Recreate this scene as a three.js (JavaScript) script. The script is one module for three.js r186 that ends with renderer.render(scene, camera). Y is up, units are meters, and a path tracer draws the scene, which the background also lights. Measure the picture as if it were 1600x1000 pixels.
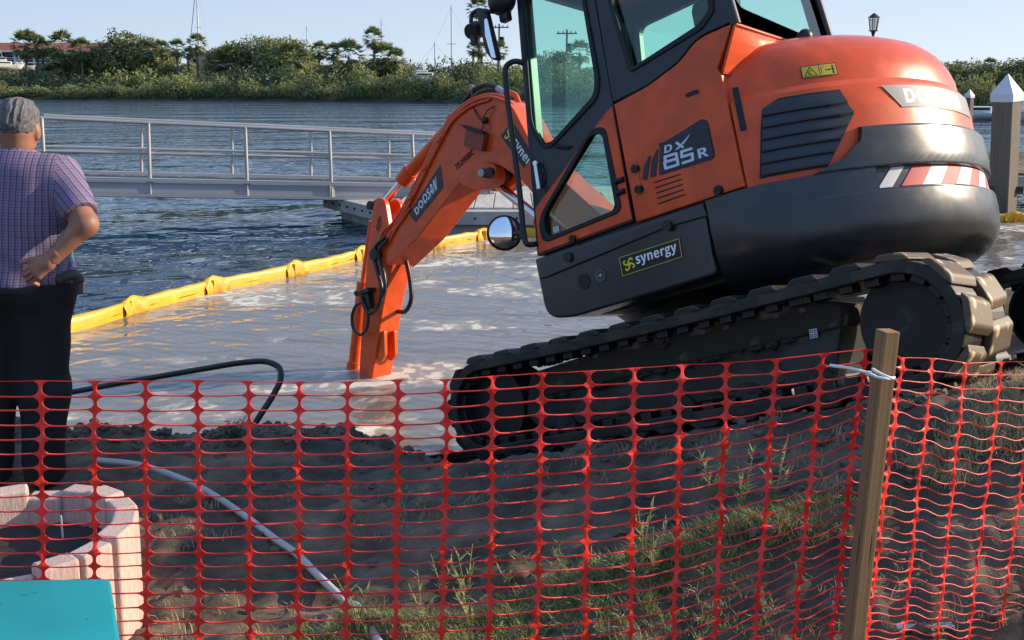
import * as THREE from 'three';
import * as BGU from 'three/addons/utils/BufferGeometryUtils.js';
import { RoundedBoxGeometry } from 'three/addons/geometries/RoundedBoxGeometry.js';

/* ------------------------------------------------ camera, sky, sun, exposure */
const V3 = THREE.Vector3;
const F = 1700, PPY = 380, HY = 128, EYE = 2.2, TILT = Math.atan((PPY - HY) / F);
const scene = new THREE.Scene();
const camera = new THREE.PerspectiveCamera(2 * Math.atan(500 / F) * 180 / Math.PI, 1.6, 0.05, 3000);
camera.position.set(0, EYE, 0);
camera.rotation.x = -TILT;
camera.setViewOffset(1600, 1000, 0, 500 - PPY, 1600, 1000);
const SUN = new V3(0.9077, 0.3420, -0.2432).normalize();

const lerp = (a, b, t) => a + (b - a) * t, clamp = (x, a = 0, b = 1) => Math.min(b, Math.max(a, x));
const sstep = (a, b, x) => { const t = clamp((x - a) / (b - a)); return t * t * (3 - 2 * t); };
{
  const W = 512, H = 256, d = new Float32Array(W * H * 4), dir = new V3();
  const hor = [0.47, 0.60, 0.72], mid = [0.25, 0.44, 0.80], zen = [0.21, 0.40, 0.80];
  for (let j = 0; j < H; j++) for (let i = 0; i < W; i++) {
    const az = ((i + 0.5) / W - 0.5) * 2 * Math.PI, el = ((j + 0.5) / H - 0.5) * Math.PI;
    dir.set(Math.cos(el) * Math.cos(az), Math.sin(el), Math.cos(el) * Math.sin(az));
    const e = Math.max(0, el), c = clamp(dir.dot(SUN), -1, 1), k = (j * W + i) * 4;
    const a = 1 - Math.exp(-e / 0.22), b = sstep(0.25, 1.4, e);
    const glow = 0.75 * Math.exp(-Math.acos(c) / 0.42) + 0.15 * (1 + c) * Math.exp(-e / 0.16);
    for (let q = 0; q < 3; q++) {
      let v = lerp(lerp(hor[q], mid[q], a), zen[q], b) + glow * [1.0, 0.92, 0.80][q];
      if (el < 0) v = lerp(v, [0.16, 0.17, 0.16][q], sstep(0, 0.15, -el));
      d[k + q] = v * 0.70;
    }
    d[k + 3] = 1;
  }
  const t = new THREE.DataTexture(d, W, H, THREE.RGBAFormat, THREE.FloatType);
  t.mapping = THREE.EquirectangularReflectionMapping; t.magFilter = THREE.LinearFilter; t.minFilter = THREE.LinearFilter; t.needsUpdate = true;
  scene.background = t; scene.environment = t;
}
const sun = new THREE.DirectionalLight(new THREE.Color(1.0, 0.83, 0.62), 4.9);
sun.position.copy(SUN).multiplyScalar(80); sun.target.position.set(0, 0, -6); sun.castShadow = true;
Object.assign(sun.shadow.camera, { left: -60, right: 60, top: 60, bottom: -60, near: 1, far: 400 }); sun.shadow.mapSize.set(4096, 4096);
scene.add(sun, sun.target);
const renderer = new THREE.WebGLRenderer({ antialias: true });
renderer.setSize(1024, 640); renderer.shadowMap.enabled = true;
renderer.toneMapping = THREE.LinearToneMapping; renderer.toneMappingExposure = 1.52; renderer.outputColorSpace = THREE.SRGBColorSpace;

/* ------------------------------------------------ helpers */
function rng(seed) { let a = seed >>> 0; return () => { a |= 0; a = a + 0x6D2B79F5 | 0; let t = Math.imul(a ^ a >>> 15, 1 | a); t = t + Math.imul(t ^ t >>> 7, 61 | t) ^ t; return ((t ^ t >>> 14) >>> 0) / 4294967296; }; }
const h2 = (x, y) => { let n = Math.imul(x, 374761393) + Math.imul(y, 668265263) | 0; n = Math.imul(n ^ n >>> 13, 1274126177); return ((n ^ n >>> 16) >>> 0) / 4294967296; };
function vnoise(x, y, per = 0) {
  const xi = Math.floor(x), yi = Math.floor(y), fx = x - xi, fy = y - yi, u = fx * fx * (3 - 2 * fx), v = fy * fy * (3 - 2 * fy);
  const w = per ? (n) => ((n % per) + per) % per : (n) => n;
  const a = h2(w(xi), w(yi)), b = h2(w(xi + 1), w(yi)), c = h2(w(xi), w(yi + 1)), d = h2(w(xi + 1), w(yi + 1));
  return lerp(lerp(a, b, u), lerp(c, d, u), v) * 2 - 1;
}
function fbm(x, y, o = 4, per = 0) { let s = 0, a = 0.5, f = 1; for (let i = 0; i < o; i++) { s += a * vnoise(x * f + i * 17, y * f + i * 31, per ? per * f : 0); a *= 0.5; f *= 2; } return s; }
// a pixel of the 1600 x 1000 view as a direction, and points along it: at a depth, on a level, on a side plane of the machine
function ray(px, py) { const x = (px - 800) / F, u = (PPY - py) / F, c = Math.cos(TILT), s = Math.sin(TILT); return new V3(x, u * c - s, -(c + u * s)); }
function at(px, py, depth) { const d = ray(px, py); return d.multiplyScalar(depth / -d.z).add(camera.position); }
function onY(px, py, h) { const d = ray(px, py); return d.multiplyScalar((h - EYE) / d.y).add(camera.position); }

const taken = {};
function numbered(n) { const k = taken[n] = (taken[n] ?? -1) + 1; return k ? n + '_' + String(k).padStart(3, '0') : n; }
function tag(o, label, category, group, kind) { if (label) o.userData.label = label; if (category) o.userData.category = category; if (group) o.userData.group = group; if (kind) o.userData.kind = kind; return o; }
function thing(name, label, category, pos = [0, 0, 0], group) { const o = new THREE.Group(); o.name = numbered(name); o.position.set(...pos); scene.add(o); return tag(o, label, category, group); }
function part(name, geo, mat, parent, label) {
  const m = new THREE.Mesh(Array.isArray(geo) ? merge(geo) : geo, mat); m.castShadow = m.receiveShadow = true;
  m.name = parent === scene ? numbered(name) : name; parent.add(m); if (label) m.userData.label = label; return m;
}
function merge(list) {
  const l = list.map((g) => { g = g.index ? g.toNonIndexed() : g; for (const k of Object.keys(g.attributes)) if (!['position', 'normal', 'uv', 'color'].includes(k)) g.deleteAttribute(k); if (!g.attributes.uv) g.setAttribute('uv', new THREE.Float32BufferAttribute(new Float32Array(g.attributes.position.count * 2), 2)); return g; });
  const col = l.some((g) => g.attributes.color); if (col) for (const g of l) if (!g.attributes.color) g.setAttribute('color', new THREE.Float32BufferAttribute(new Float32Array(g.attributes.position.count * 3).fill(1), 3));
  return BGU.mergeGeometries(l);
}
const box = (w, h, d, x = 0, y = 0, z = 0, r = 0.004) => { const g = r ? new RoundedBoxGeometry(w, h, d, 1, Math.min(r, w / 2.1, h / 2.1, d / 2.1)) : new THREE.BoxGeometry(w, h, d); return g.translate(x, y, z); };
const cyl = (r0, r1, h, n = 20) => new THREE.CylinderGeometry(r0, r1, h, n);
function bar(a, b, r, n = 10, r2 = r) { const A = new V3(...a), B = new V3(...b), d = B.clone().sub(A), g = cyl(r2, r, d.length(), n); g.applyQuaternion(new THREE.Quaternion().setFromUnitVectors(new V3(0, 1, 0), d.clone().normalize())); return g.translate(...A.add(B).multiplyScalar(0.5).toArray()); }
function beam(a, b, w, h, r = 0.003) { const A = new V3(...a), B = new V3(...b), m = new THREE.Matrix4(), z = B.clone().sub(A), L = z.length(); z.normalize(); const x = new V3(0, 1, 0).cross(z).normalize(), y = z.clone().cross(x); m.makeBasis(x, y, z).setPosition(A.add(B).multiplyScalar(0.5)); return box(w, h, L, 0, 0, 0, r).applyMatrix4(m); }
function tube(pts, r, seg = 40, n = 8) { const c = new THREE.CatmullRomCurve3(pts.map((p) => p.isVector3 ? p : new V3(...p))); const g = [new THREE.TubeGeometry(c, seg, r, n)]; for (const t of [0, 1]) g.push(new THREE.SphereGeometry(r, n, 6).translate(...c.getPoint(t).toArray())); return merge(g); }
function rshape(pts, r = 0.02) {             // polygon with rounded corners; a third entry overrides the radius
  const s = new THREE.Shape(), n = pts.length;
  for (let i = 0; i < n; i++) {
    const p = pts[i], a = pts[(i + n - 1) % n], b = pts[(i + 1) % n], la = Math.hypot(a[0] - p[0], a[1] - p[1]), lb = Math.hypot(b[0] - p[0], b[1] - p[1]), q = Math.min(p[2] ?? r, la * 0.48, lb * 0.48);
    const p0 = [p[0] + (a[0] - p[0]) * q / la, p[1] + (a[1] - p[1]) * q / la], p1 = [p[0] + (b[0] - p[0]) * q / lb, p[1] + (b[1] - p[1]) * q / lb];
    if (i) s.lineTo(...p0); else s.moveTo(...p0);
    s.quadraticCurveTo(p[0], p[1], ...p1);
  }
  s.closePath(); return s;
}
function ext(shape, depth, z = 0, bevel = 0.004) { const g = new THREE.ExtrudeGeometry(shape, { depth: depth - 2 * bevel, bevelEnabled: bevel > 0, bevelThickness: bevel, bevelSize: bevel, bevelOffset: -bevel, bevelSegments: 2, curveSegments: 6 }); return g.translate(0, 0, z + bevel); }
function quad(a, b, c, d) { const g = new THREE.BufferGeometry(); g.setAttribute('position', new THREE.Float32BufferAttribute([...a, ...b, ...c, ...d], 3)); g.setAttribute('uv', new THREE.Float32BufferAttribute([0, 0, 1, 0, 1, 1, 0, 1], 2)); g.setIndex([0, 1, 2, 0, 2, 3]); g.computeVertexNormals(); return g; }
function grid(nu, nv, fn, uvf) {             // a sheet from fn(u, v) -> [x, y, z]
  const p = [], t = [], ix = [];
  for (let j = 0; j <= nv; j++) for (let i = 0; i <= nu; i++) { const q = fn(i / nu, j / nv); p.push(...q); t.push(...(uvf ? uvf(i / nu, j / nv, q) : [i / nu, j / nv])); }
  for (let j = 0; j < nv; j++) for (let i = 0; i < nu; i++) { const a = j * (nu + 1) + i, b = a + 1, c = a + nu + 1, d = c + 1; ix.push(a, b, d, a, d, c); }
  const g = new THREE.BufferGeometry(); g.setAttribute('position', new THREE.Float32BufferAttribute(p, 3)); g.setAttribute('uv', new THREE.Float32BufferAttribute(t, 2)); g.setIndex(ix); g.computeVertexNormals(); return g;
}
function tex(size, fn, srgb = true) {
  const d = new Uint8Array(size * size * 4);
  for (let j = 0; j < size; j++) for (let i = 0; i < size; i++) { const c = fn(i / size, j / size), k = (j * size + i) * 4; d[k] = clamp(c[0], 0, 255); d[k + 1] = clamp(c[1], 0, 255); d[k + 2] = clamp(c[2], 0, 255); d[k + 3] = 255; }
  const t = new THREE.DataTexture(d, size, size); t.wrapS = t.wrapT = THREE.RepeatWrapping; t.magFilter = THREE.LinearFilter; t.minFilter = THREE.LinearMipmapLinearFilter; t.generateMipmaps = true; if (srgb) t.colorSpace = THREE.SRGBColorSpace; t.needsUpdate = true; return t;
}
const rep = (t, u, v = u) => { const c = t.clone(); c.repeat.set(u, v); c.needsUpdate = true; return c; };
function canvas(w, h, draw) { const c = document.createElement('canvas'); c.width = w; c.height = h; const g = c.getContext('2d'); draw(g, w, h); const t = new THREE.CanvasTexture(c); t.colorSpace = THREE.SRGBColorSpace; return t; }
const lin = (r, g, b) => new THREE.Color().setRGB(r, g, b);
const mat = (r, g, b, rough = 0.6, o = {}) => new THREE.MeshStandardMaterial({ color: lin(r, g, b), roughness: rough, side: THREE.DoubleSide, ...o });
const phys = (r, g, b, rough, o = {}) => new THREE.MeshPhysicalMaterial({ color: lin(r, g, b), roughness: rough, side: THREE.DoubleSide, ...o });

/* ------------------------------------------------ materials */
const nz = (u, v, p, o = 4) => fbm(u * p, v * p, o, p);
const gritTex = tex(512, (u, v) => { const n = 232 + 26 * nz(u, v, 8, 5) + (h2(u * 512 | 0, v * 512 | 0) > 0.985 ? -40 : 0); return [n, n, n]; });
const dustTex = tex(512, (u, v) => { const k = sstep(-0.05, 0.38, nz(u, v, 6, 6)); return [lerp(120, 255, k), lerp(108, 238, k), lerp(95, 212, k)]; });
const scuffTex = tex(512, (u, v) => { let n = 190 + 30 * nz(u, v, 4, 5); const s = Math.abs(nz(u + 0.02 * nz(u, v, 6, 3), v * 5, 5, 4)); n += 46 * sstep(0.05, 0.0, s) * sstep(0.1, 0.4, nz(u, v, 5, 3) + 0.2); return [n, n * 0.99, n * 0.97]; });
const roughTex = tex(256, (u, v) => { const n = 205 + 60 * nz(u, v, 6, 5); return [n, n, n]; }, false);
const M = {
  orange: phys(0.86, 0.102, 0.014, 0.44, { map: rep(gritTex, 1.6), roughnessMap: rep(roughTex, 1.2), specularIntensity: 0.6, clearcoat: 0.25, clearcoatRoughness: 0.09 }),
  orangeDirty: phys(0.52, 0.075, 0.022, 0.5, { map: rep(dustTex, 1.3), clearcoat: 0.15, clearcoatRoughness: 0.4 }),
  grey: phys(0.036, 0.041, 0.050, 0.36, { map: rep(scuffTex, 1.3), roughnessMap: rep(roughTex, 2), clearcoat: 0.3, clearcoatRoughness: 0.25 }),
  frame: mat(0.028, 0.032, 0.041, 0.4, { map: rep(gritTex, 2) }),
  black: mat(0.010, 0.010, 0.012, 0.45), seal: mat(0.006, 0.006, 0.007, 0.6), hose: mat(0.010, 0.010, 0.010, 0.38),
  rubber: mat(0.032, 0.030, 0.028, 0.50, { map: rep(dustTex, 2.3) }), treadSunMud: mat(0.52, 0.42, 0.30, 0.6, { map: rep(dustTex, 3) }), tread: mat(0.055, 0.049, 0.042, 0.46, { map: rep(dustTex, 4) }),
  steel: mat(0.030, 0.031, 0.034, 0.55, { map: rep(dustTex, 1.1) }), mudsteel: mat(0.125, 0.102, 0.078, 0.9, { map: rep(dustTex, 2.6), bumpMap: rep(dustTex, 2.6), bumpScale: 0.006 }),
  chrome: mat(0.72, 0.72, 0.72, 0.16, { metalness: 1 }), mirror: mat(0.9, 0.9, 0.92, 0.03, { metalness: 1 }), alu: mat(0.47, 0.455, 0.44, 0.45, { metalness: 0.3, map: rep(gritTex, 0.7) }),
  glass: phys(0.78, 0.955, 0.90, 0.02, { transmission: 1, thickness: 0, ior: 1.5 }),
  navy: mat(0.012, 0.017, 0.032, 0.4), stripeRed: mat(0.46, 0.016, 0.03, 0.6), stripeWhite: mat(0.62, 0.60, 0.57, 0.6),
  capWhite: mat(0.62, 0.63, 0.64, 0.6),
  seat: mat(0.03, 0.034, 0.045, 0.8), skin: phys(0.40, 0.19, 0.125, 0.55), white: mat(0.75, 0.75, 0.74, 0.5),
};

/* ------------------------------------------------ the ground, the water */
const XM = new THREE.Matrix4().set(-0.7172865, -0.1598735, 0.6781892, 1.5167671, -0.3332924, 0.9334732, -0.1324536, 0.4698122, -0.6118956, -0.3210425, -0.7228523, -5.6261568, 0, 0, 0, 1);
const XI = XM.clone().invert();
const zWater = (() => { const P = [[-60, -7], [-6, -5.95], [-3, -5.75], [-1.6, -5.72], [-0.9, -5.8], [-0.45, -6.0], [0.1, -6.5], [1.3, -7.4], [2.6, -7.9], [4, -8.4], [9, -10.5], [60, -24]]; return (x) => { for (let i = 1; i < P.length; i++) if (x < P[i][0]) return lerp(P[i - 1][1], P[i][1], clamp((x - P[i - 1][0]) / (P[i][0] - P[i - 1][0]))); return -24; }; })();
const RIDGE = [[430, 1010, 0.52], [600, 962, 0.58], [760, 925, 0.63], [900, 888, 0.68], [1040, 850, 0.73], [1150, 815, 0.77], [1340, 800, 0.80]].map((q) => onY(...q)), RIDGE2 = [[1240, 765, 0.86], [1380, 742, 0.9], [1480, 735, 0.92], [1640, 690, 0.95]].map((q) => onY(...q));
const lineDist = (P, x, z) => { let m = 9; for (let i = 1; i < P.length; i++) { const ax = P[i - 1].x, az = P[i - 1].z, bx = P[i].x - ax, bz = P[i].z - az, t = clamp(((x - ax) * bx + (z - az) * bz) / (bx * bx + bz * bz)); m = Math.min(m, Math.hypot(x - ax - bx * t, z - az - bz * t)); } return m; };
function groundY(x, z, fine = true) {
  let base = 0.43 + 0.30 * sstep(-0.7, 1.6, x) * sstep(-2.1, -3.3, z) + 0.035 * vnoise(x * 0.8, z * 0.8) + 0.03 * sstep(-4, -2.5, z);
  const plane = 0.4698 + (0.15987 * (x - 1.5168) + 0.32104 * (z + 5.6262)) / 0.93347;
  const l = new V3(x, plane, z).applyMatrix4(XI), dx = Math.max(0, Math.abs(l.x + 0.1) - 1.45), dz = Math.max(0, Math.abs(l.z) - 1.12), d = Math.hypot(dx, dz);
  base = lerp(base, plane - 0.012 - 0.085 * sstep(0.1, 1.2, l.x) * sstep(0.2, -0.7, l.z), Math.exp(-((d / 0.62) ** 2)));
  const s = z - zWater(x) + 0.10 * vnoise(x * 2.3, z * 2.3);
  const near = d < 0.03 ? 0.15 : 1;
  if (fine) {
    base += near * (0.045 * fbm(x * 2.6 + 9, z * 2.6, 4) + 0.075 * Math.abs(fbm(x * 6, z * 6, 4)) - 0.02 + 0.010 * vnoise(x * 27, z * 27));
    base += near * 0.085 * Math.exp(-(((s - 0.5) / 0.22) ** 2)) * clamp(0.45 + 1.1 * fbm(x * 3.1 + 4, z * 3.1, 4), 0, 1.4);
    const r1 = lineDist(RIDGE, x, z), r2 = lineDist(RIDGE2, x, z); if (r1 < 0.4) base += near * 0.10 * Math.exp(-((r1 / 0.12) ** 2)) * clamp(0.8 + 1.3 * fbm(x * 4 + 3, z * 4, 4), 0, 1.6); if (r2 < 0.5) base += near * 0.055 * Math.exp(-((r2 / 0.10) ** 2)) * clamp(0.5 + 1.8 * fbm(x * 5 + 1, z * 5, 4), 0, 1.9);
    base += 0.10 * Math.exp(-(((x + 0.62) / 0.28) ** 2 + ((z + 5.45) / 0.25) ** 2));
  }
  return lerp(-0.45, base, sstep(-0.3, 0.42, s));
}
{
  const axis = (dense0, dense1, step, out) => { const a = [...out[0]]; for (let v = dense0; v <= dense1 + 1e-6; v += step) a.push(v); return a.concat(out[1]); };
  const xs = axis(-3.4, 3.6, 0.026, [[-400, -120, -60, -30, -18, -12, -9, -7, -5.6, -4.8, -4.2, -3.8], [3.8, 4.1, 4.5, 5, 5.8, 7, 9, 12, 18, 30, 60, 120, 400]]);
  const zs = axis(-7.6, -2.4, 0.026, [[-26, -20, -16, -13, -11, -9.6, -8.8, -8.3, -8, -7.8], [-2.2, -1.9, -1.5, -1, 0, 1.5, 4, 8, 16, 40, 120, 400]]);
  const p = [], t = [], c = [], ix = [], nx = xs.length, nzz = zs.length;
  for (const z of zs) for (const x of xs) {
    const dense = x > -3.6 && x < 3.7 && z > -7.7 && z < -2.3;
    p.push(x, groundY(x, z, dense), z); t.push(x / 1.7, z / 1.7);
    const g = sstep(0.0, 0.35, fbm(x * 1.1, z * 1.1, 4) + 0.5 * sstep(-0.4, 1.2, x + (z + 3.4) * 0.6) - 0.25), sand = sstep(0.0, 0.5, fbm(x * 3 + 50, z * 3, 4));
    const kk = 0.92 + 0.16 * vnoise(x * 5, z * 5);
    c.push(kk * lerp(1.0 + 0.5 * sand, 0.6, g), kk * lerp(1.0 + 0.45 * sand, 0.6, g), kk * lerp(1.0 + 0.4 * sand, 0.5, g));
  }
  for (let j = 0; j < nzz - 1; j++) for (let i = 0; i < nx - 1; i++) { const a = j * nx + i; ix.push(a, a + nx, a + 1, a + 1, a + nx, a + nx + 1); }
  const g = new THREE.BufferGeometry(); g.setAttribute('position', new THREE.Float32BufferAttribute(p, 3)); g.setAttribute('uv', new THREE.Float32BufferAttribute(t, 2)); g.setAttribute('color', new THREE.Float32BufferAttribute(c, 3)); g.setIndex(ix); g.computeVertexNormals();
  const soil = tex(768, (u, v) => { const n = nz(u, v, 10, 6), f = h2(u * 768 | 0, v * 768 | 0), k = 120 + 62 * n + (f > 0.97 ? 45 : f < 0.04 ? -45 : 0); return [k, k * 0.94, k * 0.86]; });
  tag(part('ground', g, mat(0.54, 0.435, 0.34, 0.95, { map: soil, vertexColors: true, bumpMap: soil, bumpScale: 0.012 }), scene), 'churned grey sandy soil of the river bank with dirt clods and grass', 'ground', null, 'structure');
}
// clods lying about, most along the torn edge of the bank
{
  const r = rng(5), geos = [0, 1, 2].map((k) => { const g = new THREE.IcosahedronGeometry(1, 1), p = g.attributes.position; for (let i = 0; i < p.count; i++) { const v = new V3().fromBufferAttribute(p, i), n = 1 + 0.55 * vnoise(v.x * 1.7 + k * 9, v.y * 1.7 + v.z * 2.3); p.setXYZ(i, v.x * n, v.y * n * 0.7, v.z * n); } g.computeVertexNormals(); return g; });
  const o = thing('dirt_clods', 'loose grey brown dirt clods scattered over the torn bank', 'dirt'); tag(o, null, null, null, 'stuff');
  const cm = mat(0.15, 0.122, 0.095, 0.95, { map: rep(gritTex, 3) }), q = new THREE.Quaternion(), e = new THREE.Euler();
  for (const g of geos) {
    const m = [];
    for (let i = 0; i < 560; i++) {
      const pick = r(); let x, z, s = 0.004 + 0.026 * r() ** 3.2;
      if (pick < 0.55) { x = -2.6 + 3.1 * r(); z = zWater(x) + 0.3 + 0.35 * r(); s *= 0.95; } else if (pick < 0.85) { x = -2 + 4.5 * r(); z = -5.3 + 2.6 * r(); } else { x = 0.9 + 1.6 * r(); z = -4.25 + 0.75 * r(); s *= 0.5 + 0.8 * r(); }
      m.push(new THREE.Matrix4().compose(new V3(x, groundY(x, z) + s * 0.25, z), q.setFromEuler(e.set(r() * 3, r() * 6, r() * 3)).clone(), new V3(s, s, s)));
    }
    const im = new THREE.InstancedMesh(g, cm, m.length); m.forEach((k, i) => im.setMatrixAt(i, k)); im.castShadow = im.receiveShadow = true; im.name = 'clod'; im.userData.kind = 'stuff'; o.add(im);
  }
}
// waves: a fixed set of sines, long ones as geometry, short ones as a tiling normal map
const WV = (() => { const r = rng(77), a = []; for (let i = 0; i < 34; i++) { const L = 0.34 * Math.pow(9, r()), th = -1.15 + (r() - 0.5) * 1.9, k = 2 * Math.PI / L; a.push([Math.cos(th) * k, Math.sin(th) * k, r() * 6.28, 0.0125 * L / Math.sqrt(34) * 0.68, L]); } return a; })();
function wave(x, z, cell, amp) { let h = 0; for (const w of WV) { const f = sstep(2.2, 4.5, w[4] / cell); if (f) h += f * w[3] * Math.sin(w[0] * x + w[1] * z + w[2]); } return h * amp; }
function normalTile(size, seed, count, f0, f1, slope) {
  const r = rng(seed), ws = []; for (let i = 0; i < count; i++) { const f = f0 * Math.pow(f1 / f0, r()), th = -1.2 + (r() - 0.5) * 2.2, a = Math.round(f * Math.cos(th)), b = Math.round(f * Math.sin(th)); if (a || b) ws.push([a, b, r() * 6.28, 1 / Math.sqrt(count)]); }
  return tex(size, (u, v) => { let sx = 0, sy = 0; for (const w of ws) { const c = Math.cos(2 * Math.PI * (w[0] * u + w[1] * v) + w[2]) * w[3] * slope * 1.4, l = Math.hypot(w[0], w[1]); sx += c * w[0] / l; sy += c * w[1] / l; } const n = 1 / Math.hypot(sx, sy, 1); return [127.5 - 127.5 * sx * n, 127.5 - 127.5 * sy * n, 127.5 + 127.5 * n]; }, false);
}
function waterSheet(xs, zs, y, amp, scale, keep) {
  const p = [], t = [], ix = [], nx = xs.length;
  zs.forEach((z, j) => xs.forEach((x) => { const cell = Math.max(Math.abs((zs[Math.min(j + 1, zs.length - 1)] - zs[Math.max(0, j - 1)]) / 2), 0.045); p.push(x, y + (Math.abs(x) < 24 ? wave(x, z, cell, amp) : 0), z); t.push(x / scale, -z / scale); }));
  for (let j = 0; j < zs.length - 1; j++) for (let i = 0; i < nx - 1; i++) { if (keep && !keep((xs[i] + xs[i + 1]) / 2, (zs[j] + zs[j + 1]) / 2)) continue; const a = j * nx + i; ix.push(a, a + 1, a + nx, a + 1, a + nx + 1, a + nx); }
  const g = new THREE.BufferGeometry(); g.setAttribute('position', new THREE.Float32BufferAttribute(p, 3)); g.setAttribute('uv', new THREE.Float32BufferAttribute(t, 2)); g.setIndex(ix); g.computeVertexNormals(); return g;
}
const range = (a, b, s) => { const o = []; const n = Math.round(Math.abs(b - a) / s); for (let i = 0; i <= n; i++) o.push(a + (b - a) * i / n); return o; };
// waterline of the floating yellow barrier, read along its foot
const BOOMPX = [[-70, 556], [-5, 541], [40, 532], [117, 517], [225, 485], [337, 456], [456, 431], [565, 406], [676, 388], [750, 376], [832, 368], [960, 359], [1100, 352], [1250, 349], [1400, 348], [1590, 347], [1740, 346]];
const BOOM = BOOMPX.map(([x, y]) => onY(x, y, 0));
const boomZ = (x) => { if (x <= BOOM[0].x) return BOOM[0].z + (x - BOOM[0].x) * -0.3; for (let i = 1; i < BOOM.length; i++) if (x < BOOM[i].x) return lerp(BOOM[i - 1].z, BOOM[i].z, (x - BOOM[i - 1].x) / (BOOM[i].x - BOOM[i - 1].x)); return BOOM[BOOM.length - 1].z; };
{
  const near = range(-8.5, -20, 0.055), zs = [...near]; let s = 0.06; while (zs[zs.length - 1] > -60) { s *= 1.03; zs.push(zs[zs.length - 1] - s); } zs.push(-80, -110, -160, -240, -500, -1500);
  const xs = [-900, -300, -120, -60, -36, -24.5, ...range(-20, -9.2, 0.3), ...range(-9, 2.5, 0.055), ...range(2.8, 16, 0.16), 18, 21, 24.5, 36, 60, 120, 300, 900];
  const sw = [], sr = rng(19); for (let i = 0; i < 50; i++) { const f = 5 * Math.pow(7, sr()), th = -1.3 + (sr() - 0.5) * 1.6, a = Math.round(f * Math.cos(th)), b = Math.round(f * Math.sin(th)); sw.push([a, b, sr() * 6.28, 5 / f]); }
  const swell = tex(512, (u, v) => { let s = 0; for (const w of sw) s += w[3] * Math.cos(2 * Math.PI * (w[0] * u + w[1] * v) + w[2]); const n = 127.5 + 20 * s; return [n, n, n]; }, false);
  const nt = normalTile(512, 3, 56, 8, 60, 0.105); 
  const w = phys(0.012, 0.036, 0.068, 0.06, { ior: 1.33, normalMap: nt, normalScale: new THREE.Vector2(1, 1), bumpMap: rep(swell, 0.17), bumpScale: 0.22 });
  tag(part('river', waterSheet(xs, zs, -0.012, 1.0, 7.3, (x, z) => z < boomZ(x) + 0.05 || x < -12 || x > 16), w, scene), 'wide blue river with small wind ripples', 'river', null, 'structure');
  // turbid water inside the barrier: suspended sand and beige scum
  const ps = 5.2, scum = (u, v) => { const wx = 0.10 * nz(u, v, 3, 4), wy = 0.10 * nz(v + 0.3, u, 3, 4), a = nz(u + wx, v + wy, 6, 7), st = nz(u * 1 + wx, v + wy, 30, 4), b = nz(u + wy, v + wx, 16, 5); return clamp(sstep(-0.14, 0.26, a + 0.25 * b) * (0.35 + 0.65 * sstep(-0.18, 0.12, st + 0.4 * b)) + 0.5 * sstep(0.16, 0.24, b) * sstep(0.0, 0.2, st)) * (0.45 + 0.75 * sstep(-0.16, 0.2, nz(u, v, 64, 3))); };
  const film = tex(896, (u, v) => { const k = scum(u, v); return [lerp(140, 248, k), lerp(136, 240, k), lerp(132, 224, k)]; });
  const fr = tex(512, (u, v) => { const n = lerp(36, 190, scum(u, v)); return [n, n, n]; }, false);
  const nt2 = normalTile(512, 9, 44, 6, 60, 0.055);
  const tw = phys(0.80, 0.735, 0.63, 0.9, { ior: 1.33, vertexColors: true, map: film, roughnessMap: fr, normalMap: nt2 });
  const zz = [...range(-5.2, -11, 0.07), ...range(-11.1, -18.6, 0.1)], xx = [-12, -10, -8, ...range(-7, 2, 0.08), ...range(2.2, 16, 0.3)];
  const wg = waterSheet(xx, zz, 0.004, 0.16, ps, (x, z) => z > boomZ(x) - 0.05 && z < zWater(x) + 0.5);
  { const pp = wg.attributes.position, cc = []; for (let i = 0; i < pp.count; i++) { const x = pp.getX(i), z = pp.getZ(i), k = sstep(-1.5, -0.6, z - zWater(x) + 0.5 * fbm(x * 1.3, z * 1.3, 5)), m = lerp(0.78, 1, k); cc.push(m, m * lerp(1.05, 1, k), m * lerp(1.15, 1, k)); } wg.setAttribute('color', new THREE.Float32BufferAttribute(cc, 3)); }  // paler, warmer near the bank: sediment, with the sunlit band put into the colour
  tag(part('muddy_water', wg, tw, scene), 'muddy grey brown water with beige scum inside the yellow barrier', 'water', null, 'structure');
}
// the opposite bank
const SHORE = [[-600, -190], [-120, -158], [-57.7, -141], [-31, -133], [-7, -121], [6, -104], [16, -86], [28.8, -70.5], [45, -63], [90, -56], [600, -52]];
const shoreZ = (x) => { for (let i = 1; i < SHORE.length; i++) if (x < SHORE[i][0]) return lerp(SHORE[i - 1][1], SHORE[i][1], clamp((x - SHORE[i - 1][0]) / (SHORE[i][0] - SHORE[i - 1][0]))); return -52; };
{
  const rows = [[2, -0.7], [0, -0.05], [-0.6, 0.25], [-4, 0.7], [-20, 1.0], [-200, 1.6], [-1400, 3]];
  const g = grid(60, rows.length - 1, (u, v) => { const k = Math.round(v * (rows.length - 1)), x = lerp(-560, 560, 0.5 + 0.5 * Math.sign(u - 0.5) * Math.abs(2 * u - 1) ** 1.6); return [x, rows[k][1] + (k > 2 ? 0.25 * vnoise(x * 0.1, k) : 0), shoreZ(x) + rows[k][0]]; }, (u, v, q) => [q[0] / 3, q[2] / 3]);
  tag(part('far_bank', g, mat(0.09, 0.085, 0.045, 0.95, { map: rep(gritTex, 1) }), scene), 'low overgrown bank on the far side of the river', 'bank', null, 'structure');
}

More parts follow.
